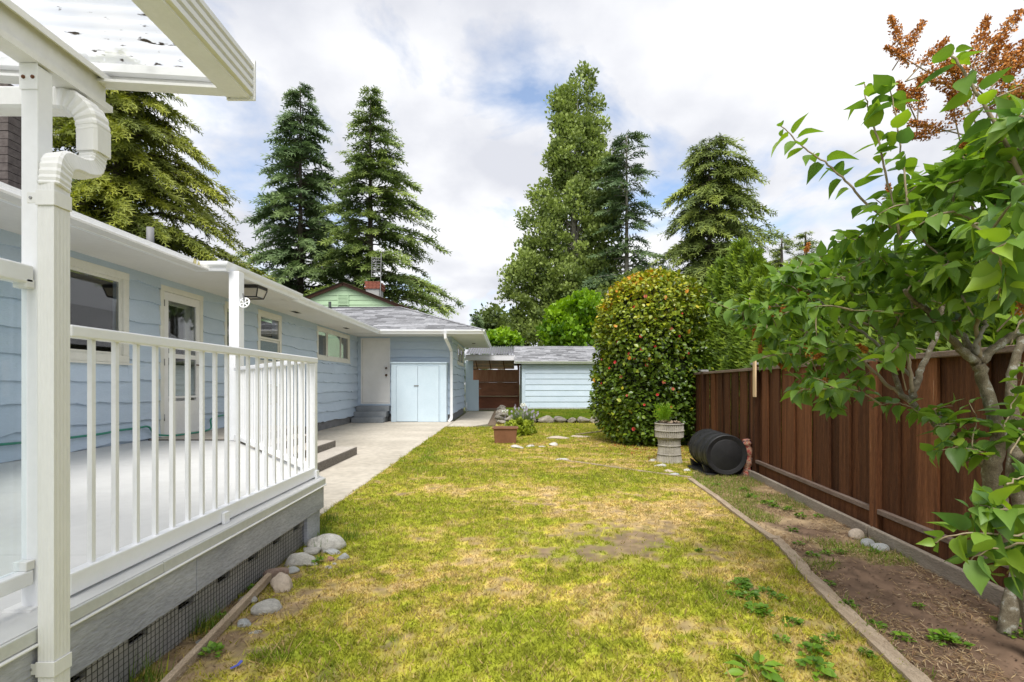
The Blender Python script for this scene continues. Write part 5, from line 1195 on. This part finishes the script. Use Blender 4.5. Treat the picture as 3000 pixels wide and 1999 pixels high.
# camellia
m_cam = leaf_mat('camellia_leaves', [(0,(.035,.070,.010)),(1,(.62,.26,.03)),(.40,(.10,.165,.014)),(.70,(.26,.31,.02)),(.9,(.50,.44,.03))], rough=.34, trans=.15, spec=.45)
def camellia():
    rg = np.random.default_rng(77); c = Vector((2.86,10.05,0)); t = thing('camellia_bush','tall rounded camellia bush with red flowers and yellowing leaves','bush',c)
    n = 24000; f = rg.random(n); az = rg.uniform(0,2*np.pi,n); ht = 3.36
    prof = lambda f: np.interp(f,[0,.05,.15,.45,.70,.80,.90,.97,1],[.70,.92,1.0,1.03,1.03,.97,.78,.42,.06])
    lump = 1+.17*(fbm(az*1.6+9, f*4.5, 4, 3)-.5)*2+.12*(fbm(az*6, f*16, 14, 2)-.5)*2+.10*np.clip(fbm(az*11, f*30, 24, 2)-.68,0,1)*4
    depth = 1-.28*rg.random(n)**1.8
    rr = prof(f)*lump*depth
    P = np.stack([c.x+np.cos(az)*rr*1.02+.16*np.clip(f-.7,0,1)*2, c.y+np.sin(az)*rr, .06+f*(ht-.06)+rg.normal(0,.03,n)],1)
    out = np.stack([np.cos(az),np.sin(az),.35+1.2*np.clip(f-.75,0,1)*3],1)
    d = out*.5+rg.normal(0,.65,(n,3))+np.array([0,0,-.1]); nr = out+np.array([0,0,.7])+rg.normal(0,.45,(n,3))
    V, Fc = scatter(*LEAF6, frames(d,nr), P, rg.uniform(.060,.105,n))
    yel = np.clip((f-.42)*.95,0,.5)+.30*(fbm(az*3.2,f*7,31,3)-.5)+.10*np.cos(az-2.6)
    tint = np.clip(.36+.85*yel+rg.normal(0,.10,n)+(rg.random(n) > .975)*rg.uniform(.2,.6,n),0,1)
    o = np_mesh('foliage', V, Fc, m_cam, t, attrs=np.repeat(tint,7)); o['kind'] = 'stuff'
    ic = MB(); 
    ic.lathe([(.0,.05),(.55,.12),(.80,.5),(.86,1.5),(.80,2.4),(.62,2.8),(.35,3.05),(0,3.15)],18,c,False); ic.build('shade_core', mat('core_shade',(.012,.018,.006),(.022,.03,.008),rough=.9,scale=14,bump=1), t)  # solid near-black core; the bush's inner shade is painted into its colour
    for k in range(4):
        q = k*1.6; MB().tube([c+Vector((.08*math.cos(q),.08*math.sin(q),0)),c+Vector((.3*math.cos(q),.3*math.sin(q),.8)),c+Vector((.5*math.cos(q),.5*math.sin(q),2.0))],[.04,.03,.012],6).build('stem', m_twig, t)
    m_red = mat('red_petals',(.50,.02,.03),(.60,.06,.05),rough=.5,scale=20); m_pk = mat('faded_petals',(.55,.16,.09),(.45,.12,.06),rough=.5,scale=20)
    pv, pf = [], []
    for ring, (nn, r0, tl) in enumerate(((6,.045,.25),(5,.032,.7),(4,.018,1.2))):
        for k in range(nn):
            q = 2*math.pi*k/nn+ring*.4; b = len(pv); u = Vector((math.cos(q),math.sin(q),0)); s = Vector((-u.y,u.x,0)); w = Vector((0,0,1))
            pv += [(u*.004+w*.004*ring),(u*r0*.6+s*r0*.5+w*r0*tl*.5),(u*r0+w*r0*tl),(u*r0*.6-s*r0*.5+w*r0*tl*.5)]; pf.append((b,b+1,b+2,b+3))
    fm = [MB().add(pv,pf).mesh('flower',m_red), MB().add(pv,pf).mesh('flower',m_pk)]
    spots = [(455,262),(375,335),(598,340),(628,487),(682,538),(746,658),(380,692),(212,760),(465,738),(578,858),(535,945),(447,1015),(545,1050),(375,1183),(630,1030),(160,700),(158,865),(300,165),(290,820),(345,660),(425,540),(860,215),(250,720),(270,575),(640,905),(700,380),(520,610),(330,950),(430,630),(780,330)]
    for i, (a, b) in enumerate(spots):
        px, py = 1700+a/2.375, 760+b/2.375; Y = 9.0; p = at(px,py,Y)
        for _ in range(6):
            dx = p.x-c.x; fz = min(max(p.z/ht,0),1); r_ = float(prof(np.array([fz]))[0])*.99; Y = c.y-math.sqrt(max(.02,r_*r_-dx*dx)); p = at(px,py,Y)
        nrm = (p-Vector((c.x,c.y,p.z-.2))).normalized(); o = bpy.data.objects.new('flower', fm[0] if i % 3 else fm[1])
        o.matrix_basis = Matrix.Translation(p+nrm*.03) @ nrm.to_track_quat('Z','Y').to_matrix().to_4x4() @ Matrix.Scale(R.uniform(.5,.85),4)
        COL.objects.link(o); o.parent = t; o.matrix_parent_inverse = WM[t.name].inverted()
camellia()

# lavender, low yellow shrub, urn plant, white flowers
def tuft(name, label, cat, c, n, ht, rad, ramp, seed, w=.006, spread=.9, tips=None, droop=.3):
    rg = np.random.default_rng(seed); t = thing(name,label,cat,c); c = np.array(c)
    az = rg.uniform(0,2*np.pi,n); r0 = rad*.45*rg.random(n)**.5; ln = ht*rg.uniform(.6,1.05,n); out = spread*rg.random(n)**.7
    b = np.stack([c[0]+np.cos(az)*r0,c[1]+np.sin(az)*r0,np.full(n,c[2])],1); d = np.stack([np.cos(az)*out*rad/ht,np.sin(az)*out*rad/ht,np.ones(n)],1); d /= np.linalg.norm(d,axis=1,keepdims=True)
    m_ = b+d*ln[:,None]*.55; tip = b+d*ln[:,None]-np.array([0,0,1])*droop*ht*(out**2)[:,None]*.4
    s = np.stack([-np.sin(az),np.cos(az),np.zeros(n)],1)*w; V = np.stack([b-s,b+s,m_+s,tip,m_-s],1)
    Fc = np.array([(0,1,2,4),(4,2,3,3)]); Fq = np.concatenate([np.array([[0,1,2],[0,2,4],[4,2,3]])[None]+(np.arange(n)*5)[:,None,None]]).reshape(-1,3)
    np_mesh('stems', V.reshape(-1,3), Fq, leaf_mat(name+'_leaf',ramp,rough=.6,trans=.2), t, attrs=np.repeat(np.clip(rg.normal(.5,.2,n),0,1),5))
    if tips:
        k = rg.choice(n,tips[0],replace=False); tp = tip[k]+np.array([0,0,.02]); V, Fc = scatter(*LEAF4, frames(d[k]+rg.normal(0,.1,(len(k),3)),rnd_unit(len(k))), tp, np.full(len(k),tips[1]))
        np_mesh('flower_spikes', V, Fc, tips[2], t)['kind'] = 'stuff'
    return t
m_lav = mat('lavender_flowers',(.30,.27,.36),(.40,.36,.44),rough=.8,scale=20); m_wf = mat('white_flowers',(.75,.76,.70),rough=.7)
tuft('lavender','grey green lavender clump with pale purple spikes by the stone kerb','shrub',(.44,13.95,0),900,.50,.42,[(0,(.11,.16,.05)),(1,(.32,.40,.17))],301,.007,tips=(60,.09,m_lav),droop=.9)
k_ = 0
for (x, y, label) in ((-.05,12.3,'white flower head on a stem behind the brown tub'),(.42,13.2,'white flower head on a taller stem before the lavender')):
    t_ = thing('white_flower',label,'flower',(x,y,0)); hgt = .50 if k_ == 0 else .62; MB().tube([(x,y,0),(x+.01,y,hgt)],.006,5).build('stem', m_hose if False else m_lav, t_)
    P = np.array([x+.01,y,hgt])+rnd_unit(60)*.06*np.array([1,1,.6]); V, Fc = scatter(*LEAF4, frames(rnd_unit(60),rnd_unit(60)), P, np.full(60,.045)); np_mesh('flower_head', V, Fc, m_wf, t_); k_ += 1
broadleaf('heather_mound','low yellow green heather mound behind the brown tub',[((.25,11.4,.14),(.30,.26,.2)),((.38,11.7,.12),(.26,.25,.18)),((.12,11.2,.1),(.2,.2,.14))],5200,.05,leaf_mat('heather',[(0,(.10,.15,.012)),(1,(.40,.46,.04)),(.5,(.22,.28,.02))],trans=.2),302,(.27,11.5,0),.08,.02,clumps=90,cr=.08,limbs=0,upd=.9,cat='shrub')
uq = thing('urn_plant','feathery bright green seedling growing in the concrete urn','plant',(uc.x,uc.y,.59))
rg = np.random.default_rng(9); n = 90; az = rg.uniform(0,6.28,n); P = np.stack([uc.x-.08+np.cos(az)*.05*rg.random(n),uc.y+np.sin(az)*.05,.60+rg.random(n)*.16],1); V, Fc = scatter(*fan(4,.3,.03,.1), frames(np.stack([np.cos(az)*.55,np.sin(az)*.55,np.full(n,.8)],1),rnd_unit(n)), P, rg.uniform(.10,.19,n))
np_mesh('fronds', V, Fc, m_bright, uq, attrs=np.repeat(np.clip(rg.normal(.55,.2,n),0,1),36))
P = np.stack([uc.x+rg.uniform(-.14,.15,40),uc.y+rg.uniform(-.12,.12,40),np.full(40,.605)],1); V, Fc = scatter(*LEAF4, frames(rnd_unit(40)*[1,1,.3],rnd_unit(40)+[0,0,1]), P, np.full(40,.06)); np_mesh('dry_leaves', V, Fc, m_edge, uq)

# weeds
m_weed = leaf_mat('weed_leaves', [(0,(.05,.12,.008)),(1,(.22,.36,.03)),(.5,(.11,.22,.014))], rough=.45, trans=.25, use_rand=False)
def weed(p, r, n, seed, label, group, lobed=False, name='weed', up=.5):
    rg = np.random.default_rng(seed); t = thing(name,label,'weed',p,group); az = rg.uniform(0,6.28,n); f = rg.random(n)
    P = np.array(p)+np.stack([np.cos(az)*r*f*.55,np.sin(az)*r*f*.55,.005+r*.45*rg.random(n)*(1-f*.6)],1); d = np.stack([np.cos(az),np.sin(az),up*rg.random(n)],1); nr = np.array([0,0,1.])+rg.normal(0,.4,(n,3))
    V, Fc = scatter(*(LEAF6 if not lobed else (LEAF6[0]*np.array([.55,1,1]),LEAF6[1])), frames(d,nr), P, r*rg.uniform(.35,.65,n)*(1.25 if lobed else .8))
    np_mesh('leaves', V, Fc, m_weed, t, attrs=np.repeat(np.clip(rg.normal(.5,.22,n),0,1),7))
WL = 'small leafy green weed growing in the lawn beside the edging timber'; WB = 'small leafy green weed growing in the bare soil bed'
sp = [(2170,1725,.085),(2195,1755,.075),(2150,1750,.06),(2215,1795,.09),(2190,1740,.06),(2245,1740,.06),(2280,1760,.06),(2320,1833,.065),(2380,1918,.085),(2400,1890,.05),(2390,1975,.10),(2290,1885,.05),(2440,1880,.05),(2175,1710,.06),(2240,1808,.06),(2540,1925,.05),(2050,1620,.04)]
for i, (px, py, r) in enumerate(sp): weed(gnd(px,py)+Vector((0,0,.005)), r, 34, 400+i, WL, 'weeds in the lawn')
sb_ = [(2485,1780,.06),(2565,1845,.06),(2640,1880,.06),(2770,1885,.085),(2805,1900,.07),(2690,1785,.04),(2955,1835,.07),(2980,1870,.06),(2430,1720,.05),(2420,1630,.05),(2460,1625,.06),(2380,1635,.06),(2340,1600,.05),(2560,1622,.05),(2310,1500,.09),(2350,1520,.08),(2250,1480,.08),(2200,1460,.08),(2270,1490,.07),(2400,1520,.06),(2180,1440,.07),(2320,1560,.06),(2100,1425,.06),(2740,1890,.05)]
for i, (px, py, r) in enumerate(sb_): weed(gnd(px,py)+Vector((0,0,.008)), r, 30, 450+i, WB, 'weeds in the soil bed')
weed(gnd(2225,1985)+Vector((0,0,.005)), .12, 26, 490, 'dandelion rosette with long toothed leaves at the lawn edge', None, True, 'dandelion', .35)
for i, (px, py, r, lb_) in enumerate(((935,1655,.07,'bright weed sprouting between the boulder and white stone'),(745,1735,.06,'green weed at the upper end of the loose plank'),(655,1820,.05,'green weed beside the middle of the loose plank'),(625,1925,.07,'leafy weed in the lawn beside the small grey pebble'),(880,1560,.07,'grassy weed at the deck corner post'))): weed(gnd(px,py)+Vector((0,0,.01)), r, 30, 500+i, lb_, None, up=1.2)
rg = np.random.default_rng(61)
def grass_tuft(p, label, n=60, h=.12, sp=.06, seed=1):
    rg = np.random.default_rng(seed); az = rg.uniform(0,6.28,n); b = np.array(p)+np.stack([rg.normal(0,sp*.4,n),rg.normal(0,sp*.4,n),np.zeros(n)],1); L = h*rg.uniform(.5,1.1,n)
    tip = b+np.stack([np.cos(az)*sp*rg.random(n),np.sin(az)*sp*rg.random(n),L],1); s = np.stack([-np.sin(az),np.cos(az),0*az],1)*.0022
    c = np.array((.14,.22,.03))*rg.uniform(.5,1.4,n)[:,None]
    tag(np_mesh('grass_tuft', np.stack([b-s,b+s,tip],1).reshape(-1,3), np.arange(n*3).reshape(-1,3), m_grass, cols=np.repeat(c,3,0)), label, 'grass')
for i, (x, y, lb_) in enumerate(((-1.40,1.95,'tall grass tuft against the wire mesh of the deck'),(-1.30,3.55,'grass tuft behind the large boulder'),(-1.38,3.85,'grass tuft at the foot of the deck corner post'),(-1.41,2.35,'thin grass tuft beside the middle of the wire mesh'),(-1.2,3.75,'grass tuft between boulder and patio slab'),(-1.5,4.3,'grass tuft along the patio slab edge'))): grass_tuft((x,y,0),lb_,70,.14,.09,i)

# ================================================================ lilac
m_lil = leaf_mat('lilac_leaves', [(0,(.09,.18,.045)),(1,(.33,.48,.055)),(.5,(.175,.30,.045))], rough=.42, trans=.40)
m_lilo = leaf_mat('lilac_leaf_single', [(0,(.09,.18,.045)),(1,(.33,.48,.055)),(.5,(.175,.30,.045))], rough=.42, trans=.40, use_rand=True)
m_pan = mat('dry_seed_heads',(.46,.17,.03),(.60,.27,.06),rough=.85,scale=40,c3=(.16,.055,.02),c3pos=.85)
def heart(curl, fold, twist=0.0):
    V, Fs = [], []; st = [(0,.0,.0),(.03,.20,.0),(.14,.30,.0),(.32,.335,0),(.54,.265,0),(.78,.115,0),(1,0,0)]
    for i, (y, w, _) in enumerate(st):
        z = -curl*y*y; tw = twist*y
        for s in (-1,0,1): V.append((s*w, y-(.05 if (i in (0,1) and s) else 0), z+fold*abs(s)*w+tw*s*w))
    for i in range(len(st)-1):
        for k in range(2): Fs.append((i*3+k,i*3+k+1,i*3+k+4,i*3+k+3))
    return np.array(V), np.array(Fs)
HEARTS = [heart(.22,.28), heart(.45,.42,.15), heart(.10,.15,-.2), heart(.32,.6,.1)]
def lilac():
    rg = np.random.default_rng(5); t = thing('lilac_tree','lilac tree with heart shaped leaves, lichen covered trunks and orange brown seed heads','tree',(2.2,2.1,0))
    YT = 2.12
    def P(px, py, Y=YT): return at(px, py, Y)
    skel = []
    def limb(name, pts, r, m=m_bark, sides=10, wob=.003):
        q = smooth(pts, 5); rr = np.interp(np.linspace(0,1,len(q)),np.linspace(0,1,len(r)),r)*(.66 if name == 'trunk' else .8); q = [v+Vector(rg.normal(0,wob,3)) if 0 < i < len(q)-1 else v for i, v in enumerate(q)]
        MB().tube(q, [float(a)*rg.uniform(.95,1.06) for a in rr], sides).build(name, m, t, True)
        for v, a in zip(q, rr): skel.append((np.array(v), a))
    limb('trunk',[(2.23,2.1,-.02),P(3010,1720),P(2975,1620),P(2930,1480),P(2905,1390),P(2925,1300),P(2930,1255)],[.062,.056,.052,.050,.046,.044])
    limb('trunk',[P(2930,1265),P(2905,1200),P(2885,1120),P(2866,1068)],[.042,.036,.033,.034])
    limb('branch',[P(2866,1070),P(2835,1045),P(2780,985,2.1),P(2718,915,2.05),P(2650,850,2.0)],[.026,.022,.017,.013,.008])
    limb('branch',[P(2862,1062),P(2830,1000,2.2),P(2790,930,2.25),P(2770,840,2.3),P(2750,700,2.3)],[.020,.016,.013,.010,.007])
    limb('branch',[P(2872,1064),P(2920,1015),P(2965,985),P(3020,955),P(3080,900)],[.024,.021,.020,.018,.015])
    limb('branch',[P(2870,1050),P(2862,960),P(2865,850),P(2858,700),P(2850,560)],[.011,.010,.009,.008,.006],m_twig)
    limb('branch',[P(2878,1052),P(2860,1010),P(2880,960),P(2898,920),P(2870,900)],[.013,.011,.010,.009,.006],m_ptrunk)
    limb('trunk',[P(2915,1375),P(2870,1350,2.16),P(2800,1295,2.25),P(2740,1240,2.35),P(2690,1200,2.42),P(2640,1152,2.48)],[.034,.031,.029,.027,.026,.022])
    limb('branch',[P(2640,1155,2.48),P(2612,1060,2.5),P(2580,990,2.52),P(2545,930,2.55),P(2500,870,2.6),P(2450,800,2.6)],[.016,.013,.011,.010,.008,.006])
    limb('branch',[P(2670,1170,2.45),P(2690,1110,2.5),P(2705,1060,2.55),P(2745,980,2.6),P(2762,900,2.6),P(2768,840,2.6)],[.022,.020,.017,.014,.012,.010])
    limb('branch',[P(2645,1160,2.48),P(2580,1110,2.55),P(2520,1050,2.6),P(2430,1000,2.7),P(2330,960,2.8)],[.012,.010,.008,.007,.005],m_twig)
    limb('branch',[P(2672,1150,2.45),P(2660,1060,2.5),P(2620,980,2.55),P(2540,950,2.6),P(2440,930,2.7),P(2330,900,2.8),P(2230,900,2.85)],[.011,.010,.009,.008,.007,.005,.003],m_twig)
    limb('branch',[P(2690,1120,2.5),P(2560,1000,2.55),P(2500,960,2.6),P(2420,900,2.7),P(2350,830,2.75)],[.009,.008,.007,.006,.004],m_ptrunk)
    limb('trunk',[(2.32,2.35,-.02),P(3000,1560,2.4),P(2970,1400,2.4),P(2975,1250,2.4),P(2962,1120,2.4),P(2985,1010,2.4),P(3010,800,2.4)],[.055,.048,.04,.036,.030,.026,.016])
    limb('branch',[P(2975,1330,2.4),P(3010,1350,2.3),P(3060,1300,2.2)],[.03,.028,.022])
    shoots = []
    def Yc(px): return float(np.interp(px,[2100,2350,2550,2750,3000,3100],[2.95,2.75,2.4,2.05,1.7,1.6]))
    ex = [([(2640,690),(2522,578),(2468,520),(2415,476),(2362,437),(2323,403),(2287,370)],2.05,.0062,9),([(2640,700),(2619,597),(2594,505),(2575,418),(2556,355),(2543,302),(2530,240)],1.95,.0065,9),([(2660,600),(2650,520),(2638,428),(2619,311),(2604,232)],1.9,.0055,7),
          ([(3010,560),(2943,413),(2875,292),(2808,185),(2783,150)],1.55,.0085,8),([(2760,760),(2700,700),(2620,640),(2560,580)],2.0,.005,6),([(2960,640),(2990,450),(2985,330),(2975,230)],1.7,.006,6),
          ([(2480,940),(2330,930),(2230,925),(2140,905),(2075,880)],2.8,.004,7),([(3060,1560),(2960,1570),(2870,1560),(2790,1570),(2740,1590)],1.48,.005,6),([(3050,1580),(2960,1600),(2880,1620),(2830,1650)],1.45,.005,5),([(3060,1530),(2990,1600),(2950,1680)],1.5,.005,4),([(3060,1480),(2980,1500),(2900,1500),(2840,1490)],1.5,.004,4),
          ([(2700,1210),(2660,1190),(2620,1180),(2580,1185)],2.35,.004,5),([(2790,1290),(2760,1240),(2740,1200),(2790,1190)],2.2,.004,6),([(2880,1330),(2840,1270),(2800,1240),(2740,1250)],2.1,.004,7),([(2880,1350),(2850,1300),(2860,1230),(2840,1180)],2.05,.004,6),
          ([(2900,1340),(2860,1320),(2800,1310),(2720,1330)],2.0,.004,6),([(2940,1260),(2960,1200),(2990,1130),(3000,1060)],2.0,.004,7),([(2960,1330),(2990,1280),(3030,1250)],1.9,.004,5),([(2950,1420),(2990,1400),(3040,1380)],1.7,.004,5),([(2980,1500),(2920,1490),(2870,1480)],1.5,.004,5),([(2960,1010),(2990,940),(3010,880)],2.1,.004,5)]
    for pts, Y, r, k in ex:
        pp = [P(x,y,Y+.02*j) for j, (x, y) in enumerate(pts)]; limb('twig', pp, [r,r*.7,r*.4], m_twig, 6, .002); shoots.append((smooth(pp,5), k+2, 1.12))
    poly = [(2170,960),(2150,900),(2230,830),(2330,740),(2450,690),(2560,640),(2620,560),(2720,450),(2850,390),(3000,330),(3090,330),(3090,900),(2900,930),(2760,950),(2660,1010),(2560,1100),(2440,1200),(2320,1160),(2240,1060)]
    def inside(x, y):
        c = False; n = len(poly)
        for i in range(n):
            (x1,y1),(x2,y2) = poly[i], poly[(i+1)%n]
            if (y1 > y) != (y2 > y) and x < (x2-x1)*(y-y1)/(y2-y1)+x1: c = not c
        return c
    cnt = 0; SP = np.array([s[0] for s in skel]); pend = []
    while cnt < 300:
        x, y = rg.uniform(2130,3090), rg.uniform(330,1210)
        if not inside(x, y): continue
        if 2480 < x < 2800 and 880 < y < 1010 and rg.random() < .55: continue
        if x > 2700 and 500 < y < 620 and rg.random() < .3: continue
        Y = Yc(x)+rg.normal(0,.20); tip = np.array(P(x,y,max(1.3,Y))); pend.append(tip); cnt += 1
    pend.sort(key=lambda q: min(np.linalg.norm(SP-q,axis=1)))
    tw = MB(); SPl = [s[0] for s in skel]
    for q in pend:
        A = np.array(SPl); d = np.linalg.norm(A-q,axis=1)+.25*np.maximum(0,A[:,2]-q[2]); b = A[np.argmin(d)]; L = np.linalg.norm(q-b)
        m1 = b+(q-b)*.5+np.array([0,0,.05*L])+rg.normal(0,.04*L,3); pp = smooth([Vector(b),Vector(m1),Vector(q)],4); tw.tube(pp,list(np.linspace(.0045+.002*L,.0018,len(pp))),5,False)
        SPl += [np.array(v) for v in pp[2:]]; shoots.append((pp, int(rg.integers(4,7)), .95))
    o = tw.build('twigs', m_twig, t, True); o['kind'] = 'stuff'
    lp, ld, ln_, ls = [], [], [], []
    for pp, k, sc in shoots:
        m_ = len(pp)
        for j in range(k):
            f = (j+.8)/k if m_ > 12 else .25+.75*(j+1)/k; i = min(m_-1,int(f*(m_-1))); c = np.array(pp[i]); tg = np.array(pp[i])-np.array(pp[max(0,i-1)]); tg = tg/(np.linalg.norm(tg)+1e-9)
            a0 = rg.uniform(0,6.28) if j % 2 else a0_+1.57 if j else 0; a0_ = a0
            for s in (0,math.pi):
                u = np.cross(tg,[.3,.2,1]); u /= np.linalg.norm(u)+1e-9; v = np.cross(tg,u); sd = u*math.cos(a0+s)+v*math.sin(a0+s)
                dd = sd*.9+tg*.35+np.array([0,0,-.38])+rg.normal(0,.22,3); nn = np.array([0,0,1.])+tg*.4-sd*.1+rg.normal(0,.38,3); sz = .080*sc*rg.uniform(.62,1.18)*(1-.3*(j == k-1))
                dd /= np.linalg.norm(dd); lp.append(c+dd*.014); ld.append(dd); ln_.append(nn); ls.append(sz)
    lp, ld, ln_, ls = map(np.array, (lp,ld,ln_,ls)); N = len(lp); Rm = frames(ld,ln_); big = np.argsort(-ls/np.maximum(.5,lp[:,1])); tint = np.clip(.42+.25*(lp[:,2]-1.2)*.5+rg.normal(0,.18,N),0,1)
    vis = [i for i in big if abs(lp[i,0]) < lp[i,1]*1.03][:300]; vs_ = set(vis); rest = np.array([i for i in range(N) if i not in vs_]); print('lilac leaves', N)
    mes = []
    for hv, hf in HEARTS:
        me = bpy.data.meshes.new('leaf'); me.from_pydata([tuple(q) for q in hv],[],[tuple(q) for q in hf]); me.polygons.foreach_set('use_smooth',[True]*len(hf)); me.materials.append(m_lilo); mes.append(me)
    for i in vis:
        o = bpy.data.objects.new('leaf', mes[int(rg.integers(0,4))]); M4 = np.eye(4); M4[:3,:3] = Rm[i]*ls[i]; M4[:3,3] = lp[i]; o.matrix_basis = Matrix(M4.tolist()); COL.objects.link(o); o.parent = t; o.matrix_parent_inverse = WM[t.name].inverted()
    for h in range(4):
        k = rest[h::4]; V, Fc = scatter(*HEARTS[h], Rm[k], lp[k], ls[k]); o = np_mesh('foliage', V, Fc, m_lil, t, smooth=True, attrs=np.repeat(tint[k],21)); o['kind'] = 'stuff'
    # petioles for the single leaves
    # seed heads
    def panicle(px, py, L, ang, Y=None, tilt=0):
        Y = Y or Yc(px); c = P(px,py,Y); ax_ = Vector((math.cos(ang),.2*tilt,math.sin(ang))).normalized(); n = int(120+L*2000)
        f = rg.random(n); w = L*.26*(1-f*.75); P_ = np.array(c)+np.array(ax_)*(f*L)[:,None]+rnd_unit(n)*(w*rg.random(n)**.5)[:,None]
        V, Fc = scatter(np.array([(0,0,0),(.3,.5,.15),(0,1,0),(-.3,.5,.15)]), np.array([(0,1,2,3)]), frames(rnd_unit(n)+np.array(ax_)*.5,rnd_unit(n)), P_, rg.uniform(.008,.016,n)); o = np_mesh('seed_head', V, Fc, m_pan, t)
        st = MB().tube([c-ax_*.10,c,c+ax_*L*.9],[.003,.0025,.001],5,False)
        for j in range(16):
            q = c+ax_*(L*(j+.5)/17); d = Vector(rnd_unit(1)[0])*L*.24*(1-j/20); st.tube([q,q+d],.0010,3,False)
        st.build('stalk', m_twig, o)
    for a in ((2640,135,.14,1.9),(2650,150,.15,1.0),(2700,190,.15,.8),(2665,180,.12,2.6),(2720,215,.14,.35),(2680,260,.13,4.0),(2690,320,.14,1.5),(2660,300,.10,2.0),(2850,200,.20,1.3),(2890,160,.20,.9),(2870,250,.18,1.1),(2930,280,.18,1.4),(2960,320,.16,.9),(2830,300,.16,2.0),(2890,310,.15,.4),(2910,230,.17,.5),(2840,240,.14,2.4),(2950,200,.16,.9),(2980,260,.15,.4),(2800,260,.13,2.8),(2760,380,.13,2.9),(2800,360,.12,1.8),(2730,390,.12,3.3),
              (2880,470,.10,2.5),(2920,460,.09,.5),(2600,580,.06,1.5),(2770,615,.06,1.0),(2300,900,.06,4.2),(2215,960,.07,4.5),(2260,925,.06,2.0),(2330,870,.05,1.0),(2380,890,.05,2.),(2230,1010,.05,4.6),(2310,1040,.05,4.6),(2370,1040,.06,2.0),(2385,1050,.05,.5),(2640,1080,.06,1.8),(2540,1030,.05,2.5),(2980,910,.10,.8),(2420,1110,.05,4.5),(2300,1080,.05,2.5),(2360,740,.05,1.2),(2780,860,.06,1.0)):
        panicle(*a)
lilac()

# neighbour's house beyond the hedge (its roof shows in gaps and in the window glass)
n2 = thing('hedge_side_house','neighbouring grey house with dark shingle roof beyond the hedge','house',(12.5,14,0))
MB().box(9.6,15.4,6,30,0,3.0).build('wall', mat('grey_house_wall',(.22,.21,.20),(.27,.26,.25),rough=.8,scale=3), n2)
for i in range(12): MB().box(9.57,9.599,6,30,i*.25,i*.25+.235).build('lap_board', mat('grey_lap',(.20,.19,.18),rough=.8) if i == 0 else bpy.data.materials['grey_lap'], n2)
MB().add([(8.9,5.5,2.85),(8.9,30.5,2.85),(12.5,30.5,5.2),(12.5,5.5,5.2),(16.1,5.5,2.85),(16.1,30.5,2.85)],[(0,3,2,1),(3,4,5,2)]).build('roof', m_shingle, n2)
